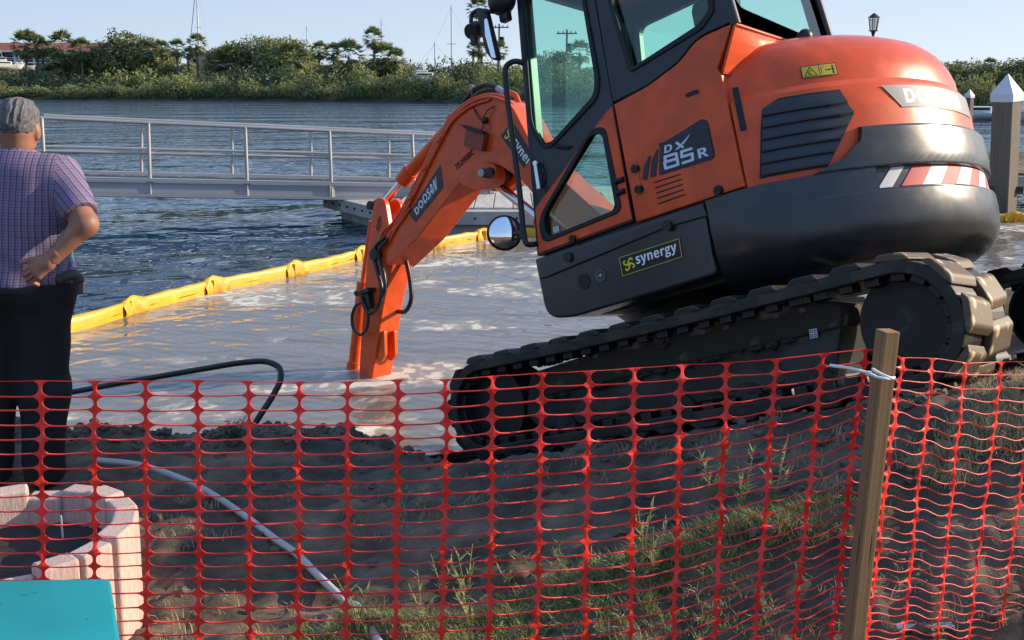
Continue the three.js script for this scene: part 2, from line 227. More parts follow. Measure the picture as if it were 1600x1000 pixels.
/* ------------------------------------------------ the excavator: local x forward, y up, z to its right; px read on its side planes */
const ex = thing('excavator', 'orange and dark grey tracked excavator with glazed cab reaching into the water', 'excavator');
ex.matrixAutoUpdate = true; XM.decompose(ex.position, ex.quaternion, ex.scale);
const CAML = camera.position.clone().applyMatrix4(XI);
function onZ(px, py, z) { const d = ray(px, py).transformDirection(XI), s = (z - CAML.z) / d.z; return [CAML.x + d.x * s, CAML.y + d.y * s]; }
const PZ = (list, z) => list.map((p) => { const q = onZ(p[0], p[1], z); if (p[2] !== undefined) q.push(p[2]); return q; });
const P3 = (px, py, z) => { const q = onZ(px, py, z); return [q[0], q[1], z]; };
const SZ = -1.05;
const crease = (g, a = 0.5) => BGU.toCreasedNormals(g, a);
// a strip of surface turned about the slew axis; ang in degrees from straight back towards the left side
function revPatch(prof, a0, a1, n, thick = 0.02, flat = false) {
  const sm = (a, b, k) => { const h = Math.max(k - Math.abs(a - b), 0) / k; return Math.min(a, b) - h * h * k * 0.25; };
  const P = (a, r, y) => { const t = a * Math.PI / 180; if (flat && a > 40) r = sm(r, r * 0.877 / Math.sin(t), 0.06); return [-r * Math.cos(t), y, -r * Math.sin(t)]; };
  const m = prof.length - 1, pr = (v) => { const k = Math.min(m - 1, Math.floor(v * m)), f = v * m - k; return [lerp(prof[k][0], prof[k + 1][0], f), lerp(prof[k][1], prof[k + 1][1], f)]; };
  const A = (f, y) => typeof f === 'function' ? f(y) : f;
  const sh = (dr) => (u, v) => { const [r, y] = pr(v); return P(lerp(A(a0, y), A(a1, y), u), r - dr, y); };
  const uvf = (u, v) => { const [r, y] = pr(v); return [lerp(A(a0, y), A(a1, y), u) * -0.0205, y]; };
  const g = [grid(n, m, sh(0), uvf)];
  if (thick) {
    g.push(grid(n, m, sh(thick), uvf));
    for (const u of [0, 1]) g.push(grid(1, m, (s, v) => sh(s * thick)(u, v), uvf));
    for (const v of [0, 1]) g.push(grid(n, 1, (u, s) => sh(s * thick)(u, v), uvf));
  }
  return crease(merge(g), 0.4);
}
const flatDecal = (name, pts, z, r, m, parent, label) => part(name, ext(rshape(PZ(pts, z), r), 0.003, z - 0.003, 0), m, parent, label);
function decalTex(name, corners, z, t, parent, label, rough = 0.5) {       // corners: lower left, lower right, upper right, upper left
  const c = corners.map(([x, y]) => P3(x, y, z)); return part(name, quad(...c), phys(1, 1, 1, rough, { map: t, clearcoat: 0.2 }), parent, label);
}
/* tracks */
const TL = 1.175, TC = 0.035, TR = 0.272, TW = 0.45;
function stad(s, r) {
  const q = stad0(s, r); q[0] += TC; return q; }
function stad0(s, r) {
  const arc = Math.PI * 0.262, per = 4 * TL + 2 * arc; s = ((s % per) + per) % per;
  if (s < 2 * TL) { const x = TL - s; return [x, TR + r - 0.014 * Math.sin(Math.PI * s / (2 * TL)), -1, 0, 0, 1]; }
  s -= 2 * TL; if (s < arc) { const a = Math.PI / 2 + s / arc * Math.PI; return [-TL + r * Math.cos(a), TR + r * Math.sin(a), -Math.sin(a), Math.cos(a), Math.cos(a), Math.sin(a)]; }
  s -= arc; if (s < 2 * TL) return [-TL + s, TR - r, 1, 0, 0, -1];
  s -= 2 * TL; const a = -Math.PI / 2 + s / arc * Math.PI; return [TL + r * Math.cos(a), TR + r * Math.sin(a), -Math.sin(a), Math.cos(a), Math.cos(a), Math.sin(a)];
}
const PER = 4 * TL + 2 * Math.PI * 0.262;
for (const side of [-1, 1]) {
  const z0 = side < 0 ? -1.123 : 1.123 - TW, zc = z0 + TW / 2, out = side < 0 ? z0 : z0 + TW;
  const N = 220, ring = (r) => { const l = []; for (let i = 0; i < N; i++) { const q = stad(i / N * PER, r); l.push(new THREE.Vector2(q[0], q[1])); } return l; };
  const sh = new THREE.Shape(ring(0.256)); sh.holes.push(new THREE.Path(ring(0.202)));
  const belt = part('track_belt', ext(sh, TW, z0, 0.006), M.rubber, ex, side < 0 ? 'muddy near side rubber track' : 'far side rubber track');
  const lugS = rshape([[-0.084, -0.004], [0.084, -0.004], [0.052, 0.028], [-0.052, 0.028]], 0.014), lugG = ext(lugS, 0.222, -0.111, 0.007);
  const cnt = 32;
  for (let i = 0; i < cnt; i++) for (const half of [-1, 1]) {
    const q = stad((i + (half > 0 ? 0.5 : 0)) / cnt * PER, 0.256), l = part('tread_lug', lugG, q[0] < -0.98 - 0.1 * h2(i, half + 3) ? M.treadSunMud : M.tread, belt);  // rear lugs paler: dried mud, with the sunlight on them put into the colour
    l.matrixAutoUpdate = true; const m = new THREE.Matrix4().makeBasis(new V3(q[2], q[3], 0), new V3(q[4], q[5], 0), new V3(q[2], q[3], 0).cross(new V3(q[4], q[5], 0)));
    l.quaternion.setFromRotationMatrix(m); l.rotateY(half * 0.10); l.position.set(q[0], q[1], zc + half * 0.113);
  }
  const inner = []; for (let i = 0; i < 54; i++) { const q = stad((i + 0.25) / 54 * PER, 0.19), b = box(0.062, 0.04, 0.09, 0, 0, 0, 0.006); b.applyMatrix4(new THREE.Matrix4().makeBasis(new V3(q[2], q[3], 0), new V3(q[4], q[5], 0), new V3(q[2], q[3], 0).cross(new V3(q[4], q[5], 0))).setPosition(q[0], q[1], out - side * 0.075)); inner.push(b); }
  part('drive_lugs', merge(inner), M.rubber, belt);
  // side frame, wheels, rollers
  const fr = ext(rshape([[-0.78, 0.10], [0.9, 0.10], [0.99, 0.2], [0.92, 0.40, 0.05], [0.1, 0.455, 0.3], [-0.66, 0.455], [-0.88, 0.40]], 0.03), 0.27, zc - 0.135, 0.012);
  const frame = part('track_frame', fr, M.steel, ex);
  part('dirt_ledge', ext(rshape([[-0.86, 0.31], [0.90, 0.27], [0.91, 0.405], [0.1, 0.462, 0.3], [-0.66, 0.462], [-0.885, 0.405]], 0.03), 0.30, zc - 0.150, 0.012), M.mudsteel, frame, 'ledge caked with dry dirt');
  { const r = rng(150 + side), l = []; for (let i = 0; i < 130; i++) { const x = lerp(-0.62, 0.86, r()), s = 0.006 + 0.018 * r() ** 2, g = new THREE.IcosahedronGeometry(s, 1), p = g.attributes.position; for (let k = 0; k < p.count; k++) { const n = 1 + 0.5 * vnoise(p.getX(k) * 90 + i, p.getY(k) * 90 + p.getZ(k) * 70); p.setXYZ(k, p.getX(k) * n * 1.3, p.getY(k) * n * 0.8, p.getZ(k) * n); } g.computeVertexNormals(); const low = r() < 0.35; l.push(g.translate(x, low ? lerp(0.30, 0.25, (x + 0.8) / 1.7) + 0.006 : 0.452 - 0.05 * Math.max(0, Math.abs(x) - 0.55), low ? out - side * 0.075 : zc + side * 0.14 * (0.4 + 0.6 * r()))); } tag(part('mud_clods', l, M.mudsteel, frame), null, null, null, 'stuff'); }
  for (const x of [-0.35, 0.45]) part('access_plate', ext(rshape([[x - 0.2, 0.13], [x + 0.2, 0.13], [x + 0.18, 0.235], [x - 0.18, 0.24]], 0.02), 0.012, out + side * 0.0 - (side < 0 ? -0.085 : 0.097), 0.003), M.steel, frame);
  const wheel = (x, prof) => crease(new THREE.LatheGeometry(prof.map((p) => new THREE.Vector2(...p)), 48)).rotateX(-side * Math.PI / 2).translate(x, TR, zc);
  const wp = [[0.001, 0.165], [0.118, 0.165], [0.128, 0.158], [0.131, 0.10], [0.150, 0.085], [0.19, 0.075], [0.196, 0.12], [0.212, 0.12], [0.212, -0.12], [0.001, -0.12]];
  part('sprocket', wheel(TC - TL, wp), M.steel, ex); part('idler_wheel', wheel(TC + TL, wp.map(([r, y]) => [r, y - 0.01])), M.steel, ex);
  for (let i = 0; i < 5; i++) part('road_roller', merge([cyl(0.075, 0.075, 0.3, 24).rotateX(Math.PI / 2).translate(-0.72 + i * 0.36, 0.085, zc), cyl(0.03, 0.03, 0.33, 12).rotateX(Math.PI / 2).translate(-0.72 + i * 0.36, 0.085, zc)]), M.steel, ex);
  part('carrier_roller', merge([cyl(0.046, 0.046, 0.34, 20).rotateX(Math.PI / 2).translate(0.03, 0.43, zc), cyl(0.03, 0.03, 0.37, 14).rotateX(Math.PI / 2).translate(0.03, 0.43, zc)]), M.mudsteel, ex);
}
part('undercarriage', [box(1.3, 0.24, 1.3, 0, 0.34, 0, 0.03), box(0.5, 0.2, 1.5, -0.1, 0.27, 0, 0.03)], M.steel, ex);
part('belly_plate', [ext(rshape([[0.52, 0.635, 0.03], [-0.50, 0.632, 0.02], [-0.50, 0.675], [0.52, 0.68]], 0.01), 1.76, -0.88, 0.008), cyl(0.86, 0.80, 0.06, 56).translate(0, 0.64, 0)], M.black, ex);
part('slew_ring', [cyl(0.42, 0.44, 0.16, 48).translate(0, 0.53, 0), cyl(0.47, 0.47, 0.05, 48).translate(0, 0.49, 0)], M.black, ex);
part('dozer_blade', [grid(12, 8, (u, v) => { const a = lerp(-0.7, 0.6, v); return [1.72 - 0.12 * Math.cos(a) + 0.1, -0.28 + 0.33 * v, lerp(-1.12, 1.12, u)]; }), box(0.05, 0.05, 2.24, 1.72, 0.05, 0, 0.01), beam([0.7, 0.25, -0.4], [1.7, -0.1, -0.45], 0.09, 0.12), beam([0.7, 0.25, 0.4], [1.7, -0.1, 0.45], 0.09, 0.12)], M.black, ex);
const stick = canvas(64, 64, (g) => { g.fillStyle = '#b9c0c4'; g.fillRect(0, 0, 64, 64); g.fillStyle = '#222'; for (const [x, y] of [[6, 6], [36, 6], [6, 36], [36, 36]]) { g.fillRect(x, y, 22, 22); g.fillStyle = '#c9ced2'; g.fillRect(x + 7, y + 6, 8, 10); g.fillStyle = '#222'; } });
decalTex('safety_sticker', [[1266, 529], [1278, 527], [1276, 513], [1264, 515]], -1.052, stick, ex);

/* lower skirts */
const frontSk = ext(rshape([...PZ([[835, 405, 0.01], [1099, 316, 0.005]], SZ), [-0.32, 0.66, 0.03], [0.56, 0.635, 0.12], [0.725, 0.665, 0.1]], 0.02), 1.0, SZ, 0.012);
const skirt = part('front_skirt', frontSk, M.grey, ex, 'dark grey lower body panel with rental sticker');
part('skirt_ridge', ext(rshape(PZ([[838, 408], [1098, 320], [1104, 338], [1040, 356], [853, 434], [842, 436]], SZ - 0.012), 0.008), 0.02, SZ - 0.012, 0.006), M.grey, skirt);
part('step_hole', cyl(0.038, 0.038, 0.006, 24).rotateX(Math.PI / 2).translate(...P3(913, 440, SZ - 0.001)), M.seal, skirt);
part('bolt', [[1043, 353], [888, 402]].map((p) => cyl(0.024, 0.026, 0.02, 16).rotateX(Math.PI / 2).translate(...P3(p[0], p[1], SZ - 0.016))), M.black, skirt);
const emb = canvas(128, 128, (g) => { g.fillStyle = '#24282d'; g.fillRect(0, 0, 128, 128); g.strokeStyle = '#858b90'; g.lineWidth = 5; g.beginPath(); g.arc(64, 64, 54, 0, 7); g.stroke(); g.lineWidth = 3; g.beginPath(); g.arc(64, 64, 40, 0.5, 5.6); g.stroke(); g.fillStyle = '#a5aaae'; g.beginPath(); g.moveTo(22, 68); g.lineTo(56, 56); g.lineTo(64, 40); g.lineTo(72, 56); g.lineTo(106, 62); g.lineTo(72, 72); g.lineTo(64, 92); g.lineTo(56, 72); g.fill(); });
part('round_emblem', new THREE.CircleGeometry(0.034, 32).rotateY(Math.PI).translate(...P3(938, 430, SZ - 0.003)), mat(1, 1, 1, 0.6, { map: emb }), skirt);
const flower = (g, x, y, s, rot) => { g.save(); g.translate(x, y); g.rotate(rot); g.lineWidth = s * 0.26; g.strokeStyle = '#e8cf2a'; for (let i = 0; i < 4; i++) { g.rotate(Math.PI / 2); g.beginPath(); g.ellipse(0, -s * 0.52, s * 0.26, s * 0.4, 0, 0.5, 5.8); g.stroke(); } g.restore(); };
const syn = canvas(512, 160, (g, w, h) => { g.fillStyle = '#0b0b0c'; g.fillRect(0, 0, w, h); g.strokeStyle = '#d9c531'; g.lineWidth = 5; g.strokeRect(7, 7, w - 14, h - 14); flower(g, 76, 78, 52, 0.6); g.fillStyle = '#f2f2f2'; g.font = 'bold 106px sans-serif'; g.save(); g.translate(134, 96); g.scale(0.86, 1); g.fillText('synergy', 0, 0); g.restore(); g.fillStyle = '#6e6e6e'; g.font = '20px sans-serif'; g.fillText('R  E  N  T  A  L  S', 252, 136); });
decalTex('rental_sticker', [[972, 433], [1067, 402], [1062, 371], [966, 402]], SZ - 0.003, syn, skirt, 'black sticker with white synergy lettering');
const rearProf = [[0.80, 0.60], [1.06, 0.606], [1.12, 0.635], [1.165, 0.68], [1.190, 0.735], [1.2, 0.79], [1.204, 0.84], [1.204, 0.89], [1.200, 0.897], [1.186, 0.9]];
const rs = part('counterweight', [revPatch(rearProf, -100, 72, 72, 0.05, true), revPatch([[1.200, 0.897], [1.198, 0.905], [1.198, 0.95], [1.199, 1.003]], 33.6, 72, 22, 0.05, true), revPatch([[1.178, 0.896], [1.176, 1.01]], -100, 35, 44, 0.03)], M.grey, ex, 'scuffed dark grey counterweight with striped band');
part('counterweight_cap', revPatch([[1.190, 0.999], [1.203, 1.001], [1.207, 1.01], [1.210, 1.06], [1.213, 1.13], [1.212, 1.18], [1.206, 1.191], [1.168, 1.198]], -100, (y) => 35 + 13 * (1 - clamp((y - 1.0) / 0.19)) ** 2.4, 56, 0.06), M.grey, rs);
const stripeAt = []; for (let k = 0; k < 14; k++) stripeAt.push(29.6 - k * 6.0);
stripeAt.forEach((a, k) => { const wd = k ? 6.0 : 3.6; part('warning_stripe', revPatch([[1.1815, 0.906], [1.1805, 0.996]], (y) => a + 3.9 - wd - 4.4 * (y - 0.906) / 0.09 + (k ? 0 : 0), (y) => a + 3.9 - 4.4 * (y - 0.906) / 0.09, 5, 0.002), k % 2 ? M.stripeRed : M.stripeWhite, rs, k ? undefined : undefined); });

/* hood over the engine */
const hp = [[1.172, 1.0], [1.178, 1.1], [1.18, 1.3], [1.178, 1.37], [1.170, 1.405], [1.148, 1.435], [1.146, 1.50], [1.132, 1.56], [1.105, 1.62], [1.06, 1.672], [0.98, 1.718], [0.86, 1.75], [0.6, 1.78], [0.02, 1.79]];
const hood = part('engine_hood', revPatch(hp, -100, 61.6, 60, 0), M.orange, ex, 'orange rounded engine hood');
{ // dark louvred grille, slat by slat
  const R = 1.182, hiA = (y) => y > 1.262 ? lerp(35.2, 37.3, (y - 1.262) / 0.117) : lerp(43, 35.2, (y - 1.056) / 0.206), loA = (y) => y > 1.342 ? lerp(55.4, 51.6, (y - 1.342) / 0.036) : lerp(58.7, 55.4, (y - 1.033) / 0.309);
  part('grille_backing', revPatch([[R, 1.034], [R, 1.1], [R, 1.26], [R, 1.345], [R, 1.381]], (y) => hiA(y), (y) => Math.max(loA(y), hiA(y) + 1), 14, 0.01), M.seal, hood);
  const ys = [1.038, 1.092, 1.146, 1.2, 1.254, 1.308, 1.376];
  for (let k = 0; k < 6; k++) { const y0 = ys[k] + 0.004, y1 = ys[k + 1] - 0.004, mid = (y0 + y1) / 2; part('slat', revPatch([[R + 0.012, y0], [R + 0.014, y0 + 0.008], [R + 0.011, mid], [R + 0.004, y1]], (y) => hiA(y) + 0.3, (y) => Math.max(loA(y) - 0.3, hiA(y) + 1), 14, 0.006), M.frame, hood); }
}
part('hood_slot', revPatch([[1.184, 1.265], [1.184, 1.47]], 59.2, 60.6, 2, 0.006), M.seal, hood);
const doo = canvas(1024, 170, (g, w, h) => { g.fillStyle = '#6d727a'; g.fillRect(0, 0, w, h); g.fillStyle = '#ffffff'; g.font = 'bold 150px sans-serif'; g.save(); g.translate(150, 136); g.scale(1.02, 1); g.fillText('DOOSAN', 0, 0); g.restore(); });
{ const g = revPatch([[1.1835, 1.278], [1.1845, 1.33], [1.1825, 1.385]], -12, (y) => lerp(22.2, 26.8, (y - 1.278) / 0.107), 26, 0), p = g.attributes.position, uv = g.attributes.uv; for (let i = 0; i < p.count; i++) { const a = Math.atan2(-p.getZ(i), -p.getX(i)) * 180 / Math.PI; uv.setXY(i, (26.8 - a) / 38.8, (p.getY(i) - 1.278) / 0.107); } part('maker_plate', g, mat(0.9, 0.9, 0.9, 0.55, { map: doo }), hood, 'silver plate with white DOOSAN lettering'); }
const warn = canvas(256, 96, (g, w, h) => { g.fillStyle = '#1a1a12'; g.fillRect(0, 0, w, h); g.fillStyle = '#d8b92c'; g.fillRect(6, 6, 118, 84); g.fillRect(130, 6, 120, 84); g.strokeStyle = '#22200f'; g.lineWidth = 6; g.beginPath(); g.moveTo(64, 14); g.lineTo(108, 82); g.lineTo(20, 82); g.closePath(); g.stroke(); g.lineWidth = 4; for (let k = 0; k < 3; k++) { g.beginPath(); g.arc(64, 62, 6 + k * 6, 0.3 + k, 3.3 + k); g.stroke(); } g.fillStyle = '#22200f'; g.fillRect(140, 22, 5, 60); g.fillRect(140, 22, 26, 4); g.fillRect(170, 46, 28, 9); g.beginPath(); g.moveTo(198, 40); g.lineTo(212, 50); g.lineTo(198, 61); g.fill(); g.beginPath(); g.arc(226, 24, 9, 0, 7); g.fill(); g.fillRect(219, 34, 15, 50); g.fillRect(210, 42, 30, 8); });
{ const g = revPatch([[1.151, 1.462], [1.150, 1.52]], (y) => lerp(36, 36.2, 0), (y) => 44.6, 8, 0), p = g.attributes.position, uv = g.attributes.uv; for (let i = 0; i < p.count; i++) { const a = Math.atan2(-p.getZ(i), -p.getX(i)) * 180 / Math.PI; uv.setXY(i, (44.6 - a) / 8.6, (p.getY(i) - 1.462) / 0.058); } part('warning_sticker', g, mat(1, 1, 1, 0.5, { map: warn }), hood, 'yellow hazard sticker with black pictograms'); }
part('exhaust_pipe', [tube([[-0.70, 1.50, -0.55], [-0.71, 1.70, -0.55], [-0.75, 1.745, -0.53]], 0.036, 12, 14)], M.black, ex);

/* cab */
const cab = part('cab_side_panel', (() => {
  const s = rshape([[0.06, 1.006, 0.002], ...PZ([[959, 163, 0.003], [1010, 136, 0.05], [1062, 97, 0.05], [1088, 61, 0.08], [1143, 37, 0.004], [1120, 108, 0.01]], SZ), [-0.552, 1.55, 0.004], [-0.55, 1.012, 0.004]], 0.01);
  return ext(s, 0.05, SZ, 0.005);
})(), M.orange, ex, 'orange side panel with model badge');
part('slot_handle', ext(rshape(PZ([[1072, 153], [1070, 147], [1090, 139], [1093, 145]], SZ - 0.001), 0.012), 0.004, SZ - 0.003, 0.001), M.seal, cab);
for (let k = 0; k < 5; k++) part('dark_vent_strip', ext(rshape(PZ([[1022 + k * 1.6, 284 + k * 8.3], [1063.5 + k * 1.6, 271 + k * 8], [1064 + k * 1.6, 273 + k * 8], [1022.6 + k * 1.6, 286.4 + k * 8.3]], SZ), 0.003), 0.004, SZ - 0.002, 0.001), M.seal, cab);  // raised black strips painted in for the shade inside the vent slots
for (const p of [[992, 264], [998, 296], [1122, 298]]) part('bolt', merge([cyl(0.017, 0.02, 0.02, 16).rotateX(Math.PI / 2), cyl(0.026, 0.026, 0.006, 20).rotateX(Math.PI / 2).translate(0, 0, 0.006)]).translate(...P3(p[0], p[1], SZ - 0.006)), M.seal, cab);
part('hinge_plate', ext(rshape(PZ([[986, 259], [996, 256], [1004, 303], [993, 306]], SZ), 0.006), 0.006, SZ - 0.005, 0.002), M.orange, cab);
flatDecal('badge_sliver', [[1004, 281], [1006, 262], [1014, 244], [1017, 243], [1011, 281]], SZ - 0.001, 0.006, M.navy, cab);
flatDecal('badge_sliver', [[1016, 277], [1019, 250], [1026, 234], [1029, 233], [1025, 275]], SZ - 0.001, 0.006, M.navy, cab);
const badge = flatDecal('model_badge', [[1030, 274, 0.01], [1031, 233, 0.03], [1040, 221, 0.03], [1098, 185, 0.02], [1106, 189, 0.02], [1117, 243, 0.01], [1113, 249, 0.02]], SZ - 0.001, 0.02, M.navy, cab, 'navy badge reading DX 85R');
const dx = canvas(512, 330, (g, w, h) => {
  g.fillStyle = '#131a2a'; g.fillRect(0, 0, w, h); g.fillStyle = '#ccd2e0'; g.strokeStyle = '#ccd2e0';
  g.save(); g.transform(1, 0, -0.18, 1, 32, 0); g.font = 'bold 118px sans-serif'; g.save(); g.scale(1.25, 1); g.fillText('D', 14, 130); g.restore();
  g.lineWidth = 24; g.beginPath(); g.moveTo(150, 48); g.lineTo(230, 130); g.stroke(); g.beginPath(); g.moveTo(140, 130); g.lineTo(212, 74); g.quadraticCurveTo(262, 40, 300, -6); g.quadraticCurveTo(268, 60, 236, 84); g.lineTo(176, 130); g.closePath(); g.fill(); g.restore();
  g.lineWidth = 30; g.lineJoin = 'round'; g.strokeRect(38, 168, 118, 58); g.strokeRect(26, 226, 130, 70); g.beginPath(); g.moveTo(322, 168); g.lineTo(212, 168); g.lineTo(206, 226); g.lineTo(312, 226); g.lineTo(308, 296); g.lineTo(196, 296); g.stroke();
  g.font = 'bold 150px sans-serif'; g.save(); g.translate(350, 306); g.scale(1.25, 1); g.fillText('R', 0, 0); g.restore();
});
decalTex('lettering', [[1037, 269], [1115, 244], [1107, 199], [1029, 224]], SZ - 0.0065, dx, badge);
// dark frame of the rear side window, and the door
const CT = 2.5;
const frameMat = M.frame;
function panel(name, outer, holes, z, depth, m, parent, label, r = 0.01) { const s = rshape(outer, r); for (const h of holes) s.holes.push(rshape(h[0], h[1])); return part(name, ext(s, depth, z, 0.004), m, parent, label); }
const rwin = [...PZ([[985, 113, 0.02], [1097, 44, 0.03], [1115, 17, 0.03], [1113, 0, 0.02]], SZ), [-0.60, 2.36, 0.08], [0.0, 2.36, 0.04]];
const rf = panel('cab_frame', [[0.047, CT], ...PZ([[957, 160, 0.003], [1010, 134, 0.05], [1060, 96, 0.05], [1087, 59, 0.08], [1142, 34, 0.004]], SZ), [-0.665, 1.9], [-0.62, CT]], [[rwin, 0.03]], SZ + 0.001, 0.045, frameMat, ex, 'dark cab frame');
part('side_window', ext(rshape(rwin.map((p) => p), 0.03), 0.005, SZ + 0.022, 0), M.glass, ex);
const dwin = [...PZ([[829, 200, 0.06], [848, 231, 0.03], [862, 229, 0.04], [934, 152, 0.06], [936, 122, 0.04], [914, 0, 0.02]], SZ), [0.09, 2.38, 0.06], [0.52, 2.38, 0.06]];
const lwin = PZ([[850, 372, 0.02], [846, 350, 0.02], [850, 332, 0.05], [894, 256, 0.05], [926, 204, 0.04], [946, 200, 0.04], [970, 322, 0.04], [966, 332, 0.02], [858, 376, 0.02]], SZ);
const door = panel('cab_door', [...PZ([[839, 401, 0.012], [988, 346, 0.005]], SZ), [0.055, 2.47], [0.55, 2.47, 0.04]], [[dwin, 0.03], [lwin, 0.03]], SZ + 0.002, 0.045, frameMat, ex, 'glazed cab door, dark above and orange below');
{ // orange lower part of the door with the same window opening, a little proud
  const s = rshape(PZ([[842, 396, 0.01], [987, 343, 0.005], [956, 166, 0.005], [946, 176, 0.02], [836, 326, 0.02]], SZ - 0.004), 0.01); s.holes.push(rshape(lwin, 0.03));
  part('door_panel', ext(s, 0.012, SZ - 0.006, 0.004), M.orange, door);
}
const sealRing = (pts, r, z, w = 0.013) => { const c = pts.reduce((a, p) => [a[0] + p[0] / pts.length, a[1] + p[1] / pts.length], [0, 0]); const o = rshape(pts.map((p) => { const d = Math.hypot(p[0] - c[0], p[1] - c[1]); return [c[0] + (p[0] - c[0]) * (1 + w * 0.5 / d), c[1] + (p[1] - c[1]) * (1 + w * 0.5 / d), (p[2] ?? r) + 0.004]; }), r), i = rshape(pts.map((p) => { const d = Math.hypot(p[0] - c[0], p[1] - c[1]); return [c[0] + (p[0] - c[0]) * (1 - w * 1.6 / d), c[1] + (p[1] - c[1]) * (1 - w * 1.6 / d), p[2] ?? r]; }), r); o.holes.push(i); return ext(o, 0.014, z, 0.003); };
part('window_seal', sealRing(dwin, 0.03, SZ - 0.008), M.seal, door); part('window_seal', sealRing(lwin, 0.03, SZ - 0.014, 0.018), M.seal, door); part('window_seal', sealRing(rwin, 0.03, SZ - 0.008), M.seal, rf);
part('door_glass', ext(rshape(dwin, 0.03), 0.005, SZ + 0.02, 0), M.glass, door); part('door_glass', ext(rshape(lwin, 0.03), 0.005, SZ + 0.02, 0), M.glass, door);
part('door_handle', [bar(P3(836, 254, SZ - 0.03), P3(842, 293, SZ - 0.03), 0.011, 12, 0.013), bar(P3(836, 255, SZ + 0.01), P3(836, 255, SZ - 0.035), 0.013), new THREE.SphereGeometry(0.014, 12, 8).translate(...P3(842, 294, SZ - 0.03))], M.chrome, door);
part('latch_plate', ext(rshape(PZ([[838, 262], [848, 256], [854, 278], [850, 292], [842, 296]], SZ), 0.01), 0.008, SZ - 0.006, 0.002), M.black, door);
part('door_emblem', [ext(rshape(PZ([[864, 231], [873, 225], [895, 228], [886, 235]], SZ), 0.012), 0.006, SZ - 0.004, 0.002), bar(P3(868, 230, SZ - 0.006), P3(891, 230, SZ - 0.006), 0.005)], M.seal, door);
for (const p of [[968, 282], [970, 300]]) part('hinge', cyl(0.014, 0.014, 0.05, 12).rotateZ(Math.PI / 2).translate(...P3(p[0], p[1], SZ - 0.012)), M.seal, door);
part('door_bolt', cyl(0.018, 0.02, 0.016, 16).rotateX(Math.PI / 2).translate(...P3(895, 373, SZ - 0.012)), M.seal, door);
part('maker_sticker', ext(rshape(PZ([[862, 364], [871, 361], [870, 352], [861, 355]], SZ), 0.004), 0.002, SZ + 0.014, 0), mat(0.35, 0.55, 0.55, 0.4), door);
// cab shell: right wall, front, rear, roof, floor
const RZ = -0.07;
panel('cab_frame', [[0.70, 0.99], [0.54, CT], [-0.60, CT], [-0.66, 1.75], [-0.55, 1.2], [-0.55, 0.99]], [[[[0.60, 1.22], [0.47, 2.36], [0.02, 2.36], [0.02, 1.22]], 0.05], [[[-0.06, 1.42], [-0.06, 2.36], [-0.54, 2.36], [-0.58, 1.78], [-0.5, 1.42]], 0.06]], RZ, 0.045, frameMat, ex);
part('right_window', [ext(rshape([[0.60, 1.22], [0.47, 2.36], [0.02, 2.36], [0.02, 1.22]], 0.05), 0.005, RZ + 0.02, 0), ext(rshape([[-0.06, 1.42], [-0.06, 2.36], [-0.54, 2.36], [-0.58, 1.78], [-0.5, 1.42]], 0.06), 0.005, RZ + 0.02, 0)], M.glass, ex);
part('front_frame', [beam([0.70, 1.0, SZ + 0.05], [0.53, CT, SZ + 0.05], 0.07, 0.06, 0.012), beam([0.70, 1.0, RZ], [0.53, CT, RZ], 0.07, 0.06, 0.012), beam([0.535, CT - 0.04, SZ + 0.05], [0.535, CT - 0.04, RZ], 0.06, 0.09, 0.012), beam([0.69, 1.03, SZ + 0.05], [0.69, 1.03, RZ], 0.05, 0.09, 0.012)], frameMat, ex);
part('windscreen', quad([0.69, 1.07, SZ + 0.08], [0.69, 1.07, RZ - 0.03], [0.54, CT - 0.08, RZ - 0.03], [0.54, CT - 0.08, SZ + 0.08]), M.glass, ex);
part('cab_roof', [box(1.22, 0.07, 1.06, -0.04, CT + 0.03, (SZ + RZ) / 2 + 0.02, 0.03), box(0.9, 0.05, 0.8, -0.04, CT + 0.085, (SZ + RZ) / 2, 0.02)], M.orange, ex);
part('cab_floor', [box(1.25, 0.05, 0.97, 0.06, 1.0, (SZ + RZ) / 2 + 0.02, 0.005), box(0.36, 0.30, 0.3, -0.33, 1.16, -0.24, 0.03), box(0.7, 0.34, 0.13, 0.0, 1.2, RZ - 0.09, 0.03)], M.black, ex);
